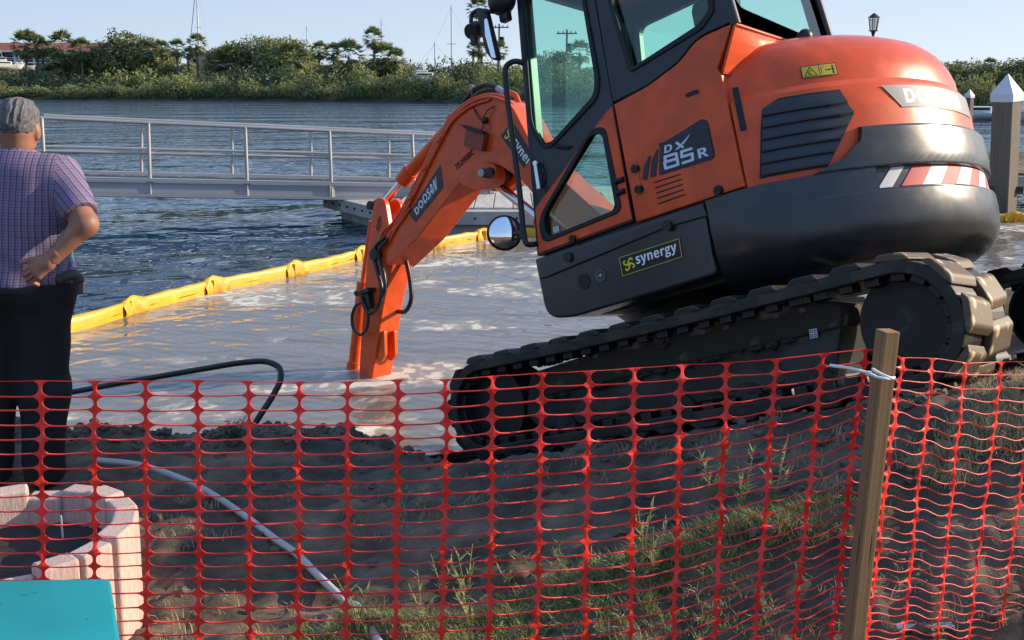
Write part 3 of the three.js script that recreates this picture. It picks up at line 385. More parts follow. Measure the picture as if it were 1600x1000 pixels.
{ // rear of the cab: window above, orange sill below
  const X0 = -0.665, zr = RZ + 0.045, tilt = (y) => lerp(-0.60, -0.672, clamp((CT - y) / 0.75));
  const Pq = (y, z) => [tilt(y), y, z];
  const s = rshape([[SZ + 0.002, 1.742, 0.04], [zr, 1.742, 0.02], [zr, CT, 0.03], [SZ + 0.002, CT, 0.04]], 0.04); s.holes.push(rshape([[SZ + 0.10, 1.865], [zr - 0.09, 1.82], [zr - 0.09, 2.4], [SZ + 0.10, 2.4]], 0.06));
  const g = ext(s, 0.045, 0, 0.006).applyMatrix4(new THREE.Matrix4().makeBasis(new V3(0, 0, 1), new V3(0.0955, 0.9954, 0), new V3(0.9954, -0.0955, 0)).setPosition(-0.6685 - 0.166, 0, 0));
  part('rear_window_frame', g, frameMat, ex);
  part('rear_window', quad([-0.655, 1.8, SZ + 0.06], [-0.655, 1.8, zr - 0.05], [-0.60, 2.42, zr - 0.05], [-0.60, 2.42, SZ + 0.06]), M.glass, ex);
  part('rear_sill', [grid(10, 4, (u, v) => { const z = lerp(SZ + 0.004, zr, u); return [lerp(-0.56 - 0.06 * sstep(0, 0.3, u), -0.672, v), lerp(1.545 + 0.02 * u, 1.745, v), z]; }), box(0.03, 0.55, 0.98, -0.53, 1.28, (SZ + zr) / 2 + 0.02, 0.004), bar([-0.672, 1.743, SZ + 0.004], [-0.672, 1.743, zr], 0.008), bar([-0.562, 1.555, SZ + 0.006], [-0.668, 1.742, SZ + 0.006], 0.007)], M.orange, ex, 'sunlit orange sill under the rear window');
  part('corner_post', [bar([-0.664, 1.745, SZ + 0.022], [-0.605, CT, SZ + 0.022], 0.026, 16), bar([-0.664, 1.73, zr - 0.02], [-0.605, CT, zr - 0.02], 0.024, 16)], M.frame, ex);
}
part('operator_seat', [box(0.5, 0.14, 0.48, -0.1, 1.42, -0.56, 0.05), box(0.14, 0.62, 0.46, -0.36, 1.75, -0.56, 0.06), box(0.1, 0.2, 0.26, -0.37, 2.14, -0.56, 0.04), box(0.4, 0.3, 0.4, -0.1, 1.2, -0.56, 0.03), box(0.34, 0.05, 0.07, -0.08, 1.62, -0.85, 0.02), box(0.34, 0.05, 0.07, -0.08, 1.62, -0.27, 0.02)], M.seat, ex);
part('control_lever', [tube([[0.16, 1.42, -0.86], [0.2, 1.6, -0.86], [0.18, 1.72, -0.84]], 0.014), new THREE.CapsuleGeometry(0.025, 0.08, 4, 10).translate(0.18, 1.76, -0.84), tube([[0.16, 1.42, -0.26], [0.2, 1.6, -0.26], [0.18, 1.72, -0.27]], 0.014), new THREE.CapsuleGeometry(0.025, 0.08, 4, 10).translate(0.18, 1.76, -0.27), tube([[0.45, 1.02, -0.5], [0.42, 1.3, -0.5], [0.42, 1.4, -0.5]], 0.014)], M.black, ex);
part('inner_handle', tube([[0.50, 2.05, RZ - 0.05], [0.50, 2.06, RZ - 0.1], [0.44, 2.06, RZ - 0.12], [0.43, 1.99, RZ - 0.12], [0.43, 1.88, RZ - 0.12], [0.45, 1.82, RZ - 0.11], [0.52, 1.82, RZ - 0.05]], 0.011, 40), M.black, ex);
part('cab_lamp', [cyl(0.075, 0.055, 0.05, 28).rotateZ(1.2).translate(-0.46, 2.13, -0.75), bar([-0.46, 2.13, -0.75], [-0.46, 2.35, -0.75], 0.012)], mat(0.35, 0.08, 0.07, 0.5), ex);

/* rails, mirrors, lamps on the cab front */
part('hand_rail', tube([P3(818, 98, SZ + 0.01), P3(803, 96, SZ - 0.03), P3(791, 104, SZ - 0.05), P3(790, 125, SZ - 0.05), P3(800, 210, SZ - 0.05), P3(812, 300, SZ - 0.05), P3(819, 368, SZ - 0.05), P3(823, 381, SZ - 0.05), P3(832, 382, SZ - 0.02), P3(838, 381, SZ + 0.01)], 0.0155, 90, 12), M.black, ex);
{
  const q = P3(788, 364, SZ - 0.06), m = new THREE.Group();
  const mir = part('round_mirror', new THREE.LatheGeometry([[0.001, 0.052], [0.05, 0.046], [0.078, 0.03], [0.09, 0.012], [0.096, 0.0], [0.094, -0.012], [0.088, -0.014]].map((p) => new THREE.Vector2(...p)), 40).rotateX(Math.PI / 2), M.black, ex, 'round convex mirror');
  const dirL = CAML.clone().sub(new V3(...q)).normalize().add(new V3(-0.30, 0.02, -0.05)).normalize();
  mir.position.set(...q); mir.quaternion.setFromUnitVectors(new V3(0, 0, -1), dirL);
  part('mirror_glass', new THREE.LatheGeometry([[0.084, -0.016], [0.07, -0.024], [0.045, -0.033], [0.02, -0.037], [0.001, -0.038]].map((p) => new THREE.Vector2(...p)), 40).rotateX(Math.PI / 2), M.mirror, mir);
  part('mirror_arm', [bar([q[0] - 0.02, q[1], q[2] + 0.04], P3(818, 365, SZ - 0.05), 0.011), box(0.03, 0.05, 0.03, ...P3(817, 366, SZ - 0.05), 0.006)], M.black, mir.parent);
}
{ // tall rear-view mirror on its bracket, horn and work lamp
  const z = SZ - 0.12, A = P3(741, 16, z), B = P3(757, 80, z);
  const hs = rshape(PZ([[742, 14, 0.03], [757, 15, 0.03], [776, 94, 0.03], [766, 93, 0.04], [757, 80, 0.02]], z), 0.02);
  const hsg = part('tall_mirror', ext(hs, 0.05, z, 0.012), M.black, ex, 'tall black rear view mirror');
  part('mirror_glass', ext(rshape(PZ([[757, 30], [761, 28], [775, 91], [768, 90], [758, 55]], z - 0.002), 0.01), 0.004, z - 0.004, 0.001), M.mirror, hsg);
  part('mirror_arm', [tube([P3(796, 20, SZ - 0.0), P3(775, 19, SZ - 0.05), P3(757, 17, z + 0.02), P3(746, 16, z + 0.02), P3(738, 22, z + 0.02), P3(736, 33, z + 0.02), P3(737, 40, z + 0.02)], 0.0115, 50, 10), box(0.06, 0.09, 0.05, ...P3(789, 22, SZ - 0.03), 0.012)], M.black, ex);
  part('reversing_horn', [cyl(0.05, 0.042, 0.06, 22).rotateX(1.2).translate(...P3(740, 48, z + 0.02)), cyl(0.022, 0.022, 0.05, 14).translate(...P3(741, 62, z + 0.02))], M.black, ex);
  part('work_lamp', [new THREE.SphereGeometry(0.085, 24, 14).scale(1, 1, 0.8).translate(...P3(784, 0, SZ - 0.04)), bar(P3(784, 0, SZ - 0.04), P3(796, 28, SZ), 0.016)], M.black, ex);
}

/* boom, arm, cylinders, hoses */
const BZ = -0.06, BW = 0.27;
const boomPts = PZ([[598, 380, 0.03], [636, 318, 0.01], [684, 222, 0.01], [702, 190, 0.10], [733, 160, 0.12], [765, 150, 0.12], [796, 158, 0.10], [815, 195, 0.10], [842, 248, 0.05]], BZ).concat([[0.86, 1.17, 0.06], [0.72, 1.06, 0.06], [0.80, 0.92, 0.06], [0.98, 0.96, 0.06]], PZ([[846, 318, 0.1], [812, 279, 0.06], [780, 258, 0.06], [757, 253, 0.06], [736, 264, 0.06], [712, 294, 0.03], [652, 372, 0.02], [604, 418, 0.03], [592, 412, 0.04]], BZ));
const boom = part('boom', ext(rshape(boomPts, 0.02), BW, BZ, 0.008), M.orange, ex, 'orange boom with DOOSAN lettering');
part('boom_edge', [-0.0, BW - 0.02].map((dz) => tube(PZ([[600, 383], [636, 320], [684, 224], [703, 191], [733, 162], [765, 152], [795, 160]], BZ).map((p) => [p[0], p[1], BZ + dz]), 0.012, 60, 8)), M.orange, boom);
part('cylinder_lug', [-0.012, 0.19].map((dz) => ext(rshape(PZ([[716, 286, 0.05], [735, 262, 0.04], [757, 252, 0.04], [776, 258, 0.04], [778, 284, 0.04], [758, 297, 0.04], [738, 296, 0.04]], BZ), 0.03), 0.09, BZ + dz, 0.006)), M.orange, boom);
part('pin', [cyl(0.030, 0.030, 0.40, 20).rotateX(Math.PI / 2).translate(...(([x, y]) => [x, y, BZ + 0.11])(P3(752, 270, BZ - 0.09))), cyl(0.032, 0.032, 0.03, 20).rotateX(Math.PI / 2).translate(...P3(766, 269, BZ - 0.10))], M.steel, boom);
part('pin_cap', cyl(0.027, 0.027, 0.012, 20).rotateX(Math.PI / 2).translate(...P3(752, 270, BZ - 0.096)), M.alu, boom);
const dooB = canvas(512, 150, (g, w, h) => { g.fillStyle = '#25272b'; g.fillRect(0, 0, w, h); g.fillStyle = '#dcdfe4'; g.font = 'bold 112px sans-serif'; g.save(); g.translate(44, 116); g.transform(1, 0, -0.12, 1, 0, 0); g.scale(0.80, 1); g.fillText('DOOSAN', 0, 0); g.restore(); });
decalTex('maker_plate', [[649, 347], [692, 293], [688, 257], [638, 334]], BZ - 0.004, dooB, boom, 'black plate with white DOOSAN lettering');
const num = canvas(256, 64, (g, w, h) => { g.fillStyle = '#b4572f'; g.fillRect(0, 0, w, h); g.fillStyle = '#3a2018'; g.font = 'bold 56px sans-serif'; g.save(); g.scale(0.9, 1); g.fillText('35200BC', 4, 54); g.restore(); });
{ const sh = new THREE.Shape(); }
{ // fleet number: each glyph cut as thin letters
  const { FontLoader } = await import('three/addons/loaders/FontLoader.js'); const { TextGeometry } = await import('three/addons/geometries/TextGeometry.js');
  const font = await new FontLoader().loadAsync('fonts/droid/droid_sans_bold.typeface.json');
  const a = P3(713, 266, BZ - 0.004), b = P3(741, 240, BZ - 0.004), len = Math.hypot(b[0] - a[0], b[1] - a[1]);
  const g = new TextGeometry('35200BC', { font, size: 0.042, depth: 0.001, curveSegments: 3 }); g.computeBoundingBox(); const w = g.boundingBox.max.x;
  const X = new V3(b[0] - a[0], b[1] - a[1], 0).normalize(), Y = new V3(X.y, -X.x, 0).multiplyScalar(X.x < 0 ? 1 : -1), Z = X.clone().cross(Y);
  g.scale(len / w, 1, 1); g.applyMatrix4(new THREE.Matrix4().makeBasis(X, Y, Z).setPosition(...a)); part('fleet_number', g, mat(0.05, 0.02, 0.015, 0.7), boom);
}
const syn2 = canvas(300, 110, (g, w, h) => { g.fillStyle = '#0c0c0c'; g.fillRect(0, 0, w, h); flower(g, 52, 56, 40, 0.4); g.fillStyle = '#eee'; g.font = 'bold 80px sans-serif'; g.fillText('synergy', 104, 78); });
decalTex('rental_sticker', [[782, 212], [818, 262], [833, 243], [800, 190]], BZ - 0.004, syn2, boom);
part('lamp_bracket', [ext(rshape(PZ([[729, 198], [757, 210], [752, 236], [724, 228]], BZ - 0.05), 0.005), 0.05, BZ - 0.052, 0.003)], mat(0.27, 0.045, 0.025, 0.6), boom, 'dark red work light bracket');
part('lamp_hood', ext(rshape(PZ([[718, 194], [752, 205], [757, 211], [729, 203]], BZ - 0.052), 0.004), 0.06, BZ - 0.056, 0.003), M.black, boom);
part('cable', [tube([P3(737, 142, 0.05), P3(739, 165, -0.05), P3(748, 184, BZ - 0.02), P3(756, 188, BZ - 0.03)], 0.005, 30, 6), tube([P3(772, 166, BZ - 0.01), P3(762, 172, BZ - 0.03), P3(755, 186, BZ - 0.03), P3(754, 200, BZ - 0.04), P3(744, 208, BZ - 0.05)], 0.005, 30, 6), box(0.05, 0.035, 0.03, ...P3(757, 188, BZ - 0.016), 0.008)], M.black, boom);
part('hydraulic_pipe', [tube(PZ([[607, 378], [643, 312], [690, 218], [708, 188], [736, 166], [764, 156]], BZ - 0.012).map((p) => [...p, BZ - 0.012]), 0.010, 60, 8), tube(PZ([[602, 372], [638, 308], [686, 213], [706, 181], [734, 157], [764, 148], [792, 154], [806, 172]], BZ + 0.04).map((p) => [...p, BZ + 0.04]), 0.011, 60, 8), tube(PZ([[797, 145], [806, 150], [812, 165], [828, 196], [838, 214]], 0.12).map((p) => [...p, 0.12]), 0.02, 40, 10)], M.orange, boom);
part('pipe_clamp', [[690, 219], [646, 309], [668, 263]].map(([x, y]) => box(0.05, 0.03, 0.09, ...P3(x, y, BZ + 0.01), 0.006)), M.orange, boom);
part('hydraulic_hose', [tube([P3(716, 176, 0.10), P3(726, 158, 0.12), P3(742, 140, 0.12), P3(760, 133, 0.12), P3(778, 138, 0.12), P3(794, 148, 0.12)], 0.018, 50, 10), tube([P3(700, 196, 0.12), P3(712, 180, 0.14), P3(730, 165, 0.15), P3(750, 146, 0.15), P3(775, 142, 0.15), P3(795, 158, 0.15)], 0.014, 50, 10)], M.hose, boom);
part('hose_fitting', [bar(P3(736, 140, 0.1), P3(738, 132, 0.1), 0.012), bar(P3(777, 138, 0.12), P3(790, 146, 0.12), 0.022)], M.alu, boom);
// arm cylinder along the top of the boom
{
  const z = 0.075, base = P3(712, 190, z), cap = P3(633, 277, z), eye = P3(596, 322, z);
  const c = part('arm_cylinder', [bar(base, cap, 0.052, 24), bar(P3(641, 267, z), P3(629, 283, z), 0.063, 24), cyl(0.05, 0.05, 0.1, 16).rotateX(Math.PI / 2).translate(...base)], M.orange, ex);
  part('piston_rod', bar(cap, eye, 0.028, 18), M.chrome, c); part('rod_eye', cyl(0.05, 0.05, 0.1, 20).rotateX(Math.PI / 2).translate(...eye), M.steel, c);
  const e2 = P3(754, 270, z), d2 = [0.98, 0.86, z], m2 = [lerp(e2[0], d2[0], 0.42), lerp(e2[1], d2[1], 0.42), z];
  const b = part('boom_cylinder', [bar(m2, d2, 0.062, 24), cyl(0.06, 0.06, 0.12, 20).rotateX(Math.PI / 2).translate(...e2)], M.orange, ex); part('piston_rod', bar(e2, m2, 0.034, 18), M.chrome, b);
}
part('boom_foot', [box(0.36, 0.42, 0.42, 0.72, 0.93, 0.09, 0.05), cyl(0.14, 0.14, 0.5, 28).translate(0.86, 0.9, 0.08)], M.frame, ex);
// arm
const AZ = -0.03, AW = 0.19;
const armPts = PZ([[580, 352, 0.02], [607, 352, 0.02], [619, 392, 0.06], [612, 420, 0.1], [600, 470, 0.1], [589, 540, 0.1], [579, 604, 0.02], [560, 606, 0.02], [563, 540, 0.1], [571, 430, 0.1], [576, 370, 0.1]], AZ);
const arm = part('arm', ext(rshape(armPts, 0.02), AW, AZ, 0.007), M.orange, ex, 'orange arm dipping into the muddy water');
part('arm_lug', [0, AW - 0.045].map((dz) => ext(rshape(PZ([[582, 322, 0.05], [589, 307, 0.05], [601, 312, 0.05], [608, 356, 0.01], [579, 356, 0.01]], AZ), 0.02), 0.045, AZ + dz, 0.006)), M.orange, arm);
part('arm_pin', [cyl(0.034, 0.034, 0.215, 20).rotateX(Math.PI / 2).translate(...P3(594, 322, AZ + 0.1)), cyl(0.045, 0.045, 0.36, 20).rotateX(Math.PI / 2).translate(...P3(612, 398, AZ + 0.1))], M.steel, arm);
part('arm_slot', ext(rshape(PZ([[590, 342], [595, 336], [596, 348], [592, 362], [588, 360]], AZ), 0.012), 0.005, AZ - 0.003, 0.001), mat(0.2, 0.03, 0.012, 0.7), arm);
part('linkage_lug', [0.0, 0.10].map((dz) => ext(rshape(PZ([[588, 522], [600, 516], [601, 556], [594, 566], [588, 560]], AZ + 0.02), 0.02), 0.03, AZ + 0.02 + dz, 0.004)), M.orange, arm);
part('bucket_cylinder', [bar(P3(567, 440, AZ + 0.09), P3(552, 584, AZ + 0.09), 0.046, 22), bar(P3(553.5, 566, AZ + 0.09), P3(551, 588, AZ + 0.09), 0.056, 22), bar(P3(580, 345, AZ + 0.09), P3(567, 442, AZ + 0.09), 0.02, 14)], M.orange, arm);
part('hose_clamp', [box(0.16, 0.035, 0.1, ...P3(572, 456, AZ - 0.03), 0.008), box(0.07, 0.14, 0.05, ...P3(575, 468, AZ - 0.03), 0.008), cyl(0.02, 0.02, 0.08, 12).rotateX(Math.PI / 2).translate(...P3(562, 458, AZ - 0.04))], M.black, arm);
const hz = AZ - 0.06;
part('hydraulic_hose', [tube([P3(600, 372, hz), P3(588, 384, hz), P3(584, 398, hz), P3(590, 425, hz), P3(596, 452, hz), P3(590, 480, hz), P3(578, 489, hz), P3(570, 480, hz), P3(566, 466, hz)], 0.0165, 70, 9),
  tube([P3(604, 376, hz), P3(594, 388, hz), P3(592, 402, hz), P3(600, 430, hz), P3(601, 452, hz), P3(596, 464, hz)], 0.0150, 60, 9),
  tube([P3(566, 472, hz), P3(556, 478, hz), P3(550, 496, hz), P3(553, 515, hz), P3(564, 523, hz), P3(573, 512, hz), P3(575, 492, hz), P3(570, 476, hz)], 0.0125, 70, 9)], M.hose, arm);
part('hydraulic_hose', [tube([P3(634, 404, AZ + 0.1), P3(641, 440, AZ + 0.12), P3(642, 470, AZ + 0.12), P3(634, 486, AZ + 0.12), P3(622, 487, AZ + 0.15)], 0.017, 50, 9), tube([P3(634, 420, AZ + 0.2), P3(632, 445, AZ + 0.22), P3(625, 460, AZ + 0.22)], 0.011, 40, 9)], M.hose, arm);
part('pipe_bend', [tube([P3(606, 372, hz + 0.02), P3(612, 362, hz + 0.02), P3(622, 352, hz + 0.02), P3(640, 326, hz + 0.02)], 0.010, 30, 8), tube([P3(594, 372, hz + 0.04), P3(600, 360, hz + 0.04), P3(612, 350, hz + 0.04), P3(632, 322, hz + 0.04)], 0.010, 30, 8)], M.orange, arm);

/* ------------------------------------------------ floating barrier, gangway, docks, pilings */
{
  const yellow = phys(0.86, 0.46, 0.010, 0.42, { map: rep(gritTex, 1), transmission: 0.0 }), fold = phys(0.84, 0.41, 0.010, 0.55, { map: rep(gritTex, 2) }), line = mat(0.05, 0.06, 0.05, 0.8);
  const o = thing('containment_boom', 'yellow floating silt barrier of joined tubes curving across the water', 'barrier');
  const c = new THREE.CatmullRomCurve3(BOOM.map((p) => p.clone())), L = c.getLength(), joints = [];
  { let best = [[205, 490], [335, 457], [459, 430], [566, 406], [676, 388], [755, 375]].map(([x, y]) => onY(x, y, 0)); const pts = c.getSpacedPoints(900); for (const b of best) { let k = 0; pts.forEach((p, i) => { if (Math.hypot(p.x - b.x, p.z - b.z) < Math.hypot(pts[k].x - b.x, pts[k].z - b.z)) k = i; }); joints.push(k / 900); } let s = joints[joints.length - 1]; while (s < 0.97) { s += 1.75 / L; joints.push(s); } s = joints[0]; while (s > 0.04) { s -= 1.6 / L; joints.unshift(Math.max(0, s)); } }
  const r = rng(12);
  for (let k = 0; k < joints.length - 1; k++) {
    const a = joints[k] + 0.10 / L, b = joints[k + 1] - 0.10 / L, dip = 0.012 * r();
    const prof = (t) => { const th = t * 2 * Math.PI, cs = Math.cos(th), sn = Math.sin(th); return [0.046 * Math.sign(cs) * Math.abs(cs) ** 0.45 * (1 - 0.25 * sn), 0.092 * Math.sign(sn) * Math.abs(sn) ** 0.5]; };
    const g = grid(20, 22, (u, v) => { const s = clamp(lerp(a, b, u), 0, 1), p = c.getPointAt(s), t = c.getTangentAt(s), n = new V3(-t.z, 0, t.x), q = prof(v), e = 1 - 0.35 * Math.abs(2 * u - 1) ** 8; return [p.x + n.x * q[0] * e, 0.046 + q[1] * (0.9 + 0.1 * e) - dip * Math.sin(Math.PI * u) + 0.008 * vnoise(u * 7 + k * 5, v * 3), p.z + n.z * q[0] * e]; }, (u, v) => [u * 1.6, v * 0.5]);
    const sec = part('float_tube', g, yellow, o);
    part('top_seam', tube([0, 0.25, 0.5, 0.75, 1].map((u) => { const p = c.getPointAt(clamp(lerp(a, b, u), 0, 1)), t = c.getTangentAt(clamp(lerp(a, b, u), 0, 1)); return new V3(p.x + t.z * 0.03, 0.126 - dip * Math.sin(Math.PI * u), p.z - t.x * 0.03); }), 0.006, 20, 6), line, sec);
  }
  for (let k = 0; k < joints.length; k++) {
    const s0 = joints[k], g = grid(10, 18, (u, v) => { const s = clamp(s0 + lerp(-0.17, 0.17, u) / L, 0, 1), p = c.getPointAt(s), t = c.getTangentAt(s), n = new V3(-t.z, 0, t.x), th = v * 2 * Math.PI, pk = 1 - Math.abs(2 * u - 1), w = 0.066 - 0.030 * pk, hgt = 0.090 + 0.062 * pk ** 0.6 + 0.012 * vnoise(u * 5 + k * 3, v * 7); const wr = 0.010 * Math.sin(u * 17 + k) * Math.sin(th * 3 + k); return [p.x + n.x * (w * Math.cos(th) + wr), 0.032 + hgt * Math.sin(th) * (Math.sin(th) < 0 ? 0.6 : 1), p.z + n.z * (w * Math.cos(th) + wr)]; }, (u, v) => [u * 0.4, v * 0.4]);
    const f = part('folded_joint', g, fold, o); const p = c.getPointAt(clamp(s0, 0, 1)); part('joint_plate', box(0.05, 0.16, 0.012, p.x, 0.06, p.z + 0.06, 0.003), fold, f);
  }
}
{ // aluminium gangway down to the floating dock
  const g = thing('gangway', 'aluminium gangway with tubular handrails sloping down to the floating dock', 'gangway', [0, 0, 0]);
  const dep = (px) => lerp(15.9, 17.6, (px - 65) / (700 - 65));
  const P = (px, py, back = 0) => { const d = dep(px) + back; const v = at(px, py, dep(px)); return [v.x - back * 0.42, v.y, v.z - back]; };
  const lineY = (a, b) => (px) => lerp(a[1], b[1], (px - a[0]) / (b[0] - a[0]));
  const top = lineY([65, 184.5], [642, 210]), mid = lineY([65, 236], [642, 249]), bt = lineY([231, 281], [642, 289]), bb = lineY([231, 307], [642, 313]);
  const rail = (f, r, back, a, b) => bar(P(a, f(a), back), P(b, f(b), back), r, 14);
  const BK = 1.15, x0 = 63, x1 = 764, xl = -160;
  part('hand_rail', rail(top, 0.029, 0, x0, x1), M.alu, g, 'near top rail'); part('hand_rail', rail(top, 0.029, BK, 68, x1), M.alu, g, 'far top rail');
  part('middle_rail', rail(mid, 0.023, 0, x0, x1), M.alu, g); part('middle_rail', rail(mid, 0.023, BK, 68, x1), M.alu, g);
  for (const px of [65, 231, 382, 513, 642, 762]) { const p = part('post', bar(P(px, top(px), -0.06), P(px + 3, px === 65 ? mid(px) : bb(px) - 2, -0.10), 0.027, 14), M.alu, g); if (px > 65) part('post_foot', beam(P(px + 2.5, bb(px) - 24, -0.08), P(px + 3, bb(px) - 1, -0.08), 0.085, 0.07), M.alu, p); }
  for (const px of [65, 231, 382, 513, 642, 745]) part('post', bar(P(px, top(px), BK), P(px, px === 65 ? mid(px) : bt(px), BK), 0.027, 14), M.alu, g);
  for (const back of [0, BK]) {
    const a0 = P(xl, bt(xl), back), a1 = P(x1 + 8, bt(x1 + 8), back), b0 = P(xl, bb(xl), back), b1 = P(x1 + 8, bb(x1 + 8), back), h = a0[1] - b0[1];
    const lo = (p) => [p[0], p[1] + h / 2, p[2]];
    const s = part('side_beam', [beam(lo(b0), lo(b1), 0.05, h - 0.09), beam([a0[0], a0[1] - 0.0, a0[2]], [a1[0], a1[1], a1[2]], 0.10, 0.05), beam([b0[0], b0[1] + 0.02, b0[2]], [b1[0], b1[1] + 0.02, b1[2]], 0.11, 0.045)], mat(0.40, 0.41, 0.44, 0.5, { metalness: 0.1, map: rep(gritTex, 0.6) }), g);
  }
  const A = P(xl, bt(xl) + 6, 0.05), B = P(x1 + 6, bt(x1 + 6) + 6, 0.05), n = 46;
  for (let k = 0; k < n; k++) { const t = (k + 0.5) / n, q = [lerp(A[0], B[0], t), lerp(A[1], B[1], t), lerp(A[2], B[2], t)]; part('deck_plank', box(0.19, 0.03, BK - 0.1, q[0] - 0.24, q[1] - 0.2, q[2] - BK / 2, 0.004).translate(0, 0, 0), M.alu, g); }
}
const concrete = mat(0.52, 0.485, 0.43, 0.9, { map: rep(gritTex, 0.8) });
{
  const d = thing('floating_dock', 'pale concrete floating dock with bolted edge below the gangway', 'dock');
  const A = onY(612, 352, 0.16), B = onY(505, 324, 0.16), top = 0.36, pts = [[A.x, A.z], [B.x, B.z], [B.x + 0.2, B.z - 1.6], [6.5, B.z - 1.6], [6.5, A.z]];
  const slab = (p, y0, y1, b) => { const s = new THREE.Shape(p.map(([x, z]) => new THREE.Vector2(x, -z))); return ext(s, y1 - y0, 0, b).rotateX(-Math.PI / 2).translate(0, y0, 0); };
  part('deck', slab(pts, 0.16, top, 0.012), concrete, d);
  part('float', slab(pts.map(([x, z]) => [lerp(x, 2.2, 0.06), lerp(z, A.z - 1, 0.12)]), -0.35, 0.165, 0.01), concrete, d);
  for (let k = 0; k < 26; k++) part('edge_bolt', cyl(0.018, 0.018, 0.02, 10).rotateX(Math.PI / 2).translate(A.x + 0.3 + k * 0.3, 0.26, A.z + 0.008), M.seal, d);
  for (let k = 0; k < 9; k++) part('edge_bolt', cyl(0.018, 0.018, 0.03, 10).rotateX(Math.PI / 2).translate(lerp(A.x, B.x, (k + 0.5) / 9) - 0.008, 0.27, lerp(A.z, B.z, (k + 0.5) / 9)), M.seal, d);
  const n = 30; for (let k = 0; k < n; k++) { const x = A.x + 0.15 + k * 0.29; part('deck_plank', box(0.272, 0.03, 2.4, x + 0.0, top + 0.014, A.z - 1.45, 0.006), mat(0.56 + 0.05 * h2(k, 3), 0.51 + 0.05 * h2(k, 3), 0.43 + 0.04 * h2(k, 5), 0.85, { map: rep(gritTex, 1) }), d); }
}
{
  const d = thing('wooden_dock', 'wooden dock beside the large square piling on the right', 'dock');
  const z0 = -18.2, wd = [0, 1, 2].map((k) => mat(0.42 - 0.04 * k, 0.33 - 0.03 * k, 0.22 - 0.02 * k, 0.85, { map: rep(dustTex, 1) }));
  for (let k = 0; k < 40; k++) part('deck_plank', box(0.232, 0.04, 5.6, 4.4 + k * 0.24, 0.66 + 0.003 * (k % 3), z0 - 2.8, 0.006), wd[k % 3], d);
  part('edge_board', box(9.8, 0.20, 0.06, 9.1, 0.54, z0 + 0.02, 0.008), concrete, d); part('lower_beam', box(3.8, 0.13, 0.22, 6.5, 0.44, z0 + 0.3, 0.01), mat(0.24, 0.22, 0.20, 0.8, { map: rep(dustTex, 1) }), d);
  for (let k = 0; k < 5; k++) part('leg', cyl(0.12, 0.13, 1.6, 16).translate(5.4 + k * 2, -0.2, z0 - 0.5), concrete, d);
  for (let k = 0; k < 18; k++) part('edge_bolt', cyl(0.02, 0.02, 0.02, 10).rotateX(Math.PI / 2).translate(4.6 + k * 0.5, 0.55, z0 + 0.06), M.seal, d);
}
function piling(x, z, h, w, turn, label, lean = 0) {
  const p = thing('piling', label, 'piling', [x, -1, z]); p.rotation.set(0, turn, lean);
  const wood = mat(0.30, 0.27, 0.235, 0.85, { map: canvas(128, 512, (g, W, H) => { const r = rng(w * 1000 | 0); g.fillStyle = '#cfc6ba'; g.fillRect(0, 0, W, H); for (let i = 0; i < 400; i++) { g.fillStyle = `rgba(${60 + 80 * r() | 0},${55 + 70 * r() | 0},${45 + 60 * r() | 0},${0.08 + 0.14 * r()})`; g.fillRect(r() * W, r() * H - 60, 1 + 2 * r(), 40 + 160 * r()); } }) });
  part('shaft', box(w, h + 0.5, w, 0, (h + 0.5) / 2, 0, 0.03), wood, p);
  part('cap', [new THREE.CylinderGeometry(0.004, w * 0.79, w * 0.95, 4, 1).rotateY(Math.PI / 4).translate(0, h + 0.5 + w * 0.66, 0).toNonIndexed(), box(w * 1.12, w * 0.38, w * 1.12, 0, h + 0.5, 0, 0.01)], M.capWhite, p); p.children[1].geometry.computeVertexNormals();
  return p;
}
{ const q = at(1567, 340, 17.9); piling(q.x, q.z, 2.45, 0.34, 0.70, 'large square weathered piling with white pyramid cap', 0.045); const s = at(1513, 180, 60); piling(s.x, s.z, 1.9, 0.36, 0.6, 'small distant piling with white cap beside the moored motorboat'); }
{
  const q = at(1364, 60, 24), l = thing('lamp_post', 'black lantern lamp post rising behind the excavator hood', 'lamp', [q.x, 0.66, q.z]);
  const top = at(1364, 22, 24).y - 0.66;
  part('post', [cyl(0.03, 0.045, top - 0.4, 14).translate(0, (top - 0.4) / 2, 0), cyl(0.07, 0.09, 0.2, 14).translate(0, 0.1, 0), cyl(0.055, 0.03, 0.08, 14).translate(0, top - 0.40, 0)], M.black, l);
  const la = part('lantern', [new THREE.CylinderGeometry(0.115, 0.07, 0.02, 6).translate(0, top - 0.36, 0), new THREE.CylinderGeometry(0.02, 0.14, 0.10, 6).translate(0, top - 0.03, 0), ...[0, 1, 2, 3, 4, 5].map((k) => bar([0.07 * Math.cos(k * 1.047), top - 0.36, 0.07 * Math.sin(k * 1.047)], [0.11 * Math.cos(k * 1.047), top - 0.09, 0.11 * Math.sin(k * 1.047)], 0.009, 6))], M.black, l);
  part('lamp_glass', new THREE.CylinderGeometry(0.095, 0.062, 0.26, 6, 1, true).translate(0, top - 0.225, 0), phys(0.8, 0.8, 0.78, 0.3, { transmission: 0.7 }), la);
}

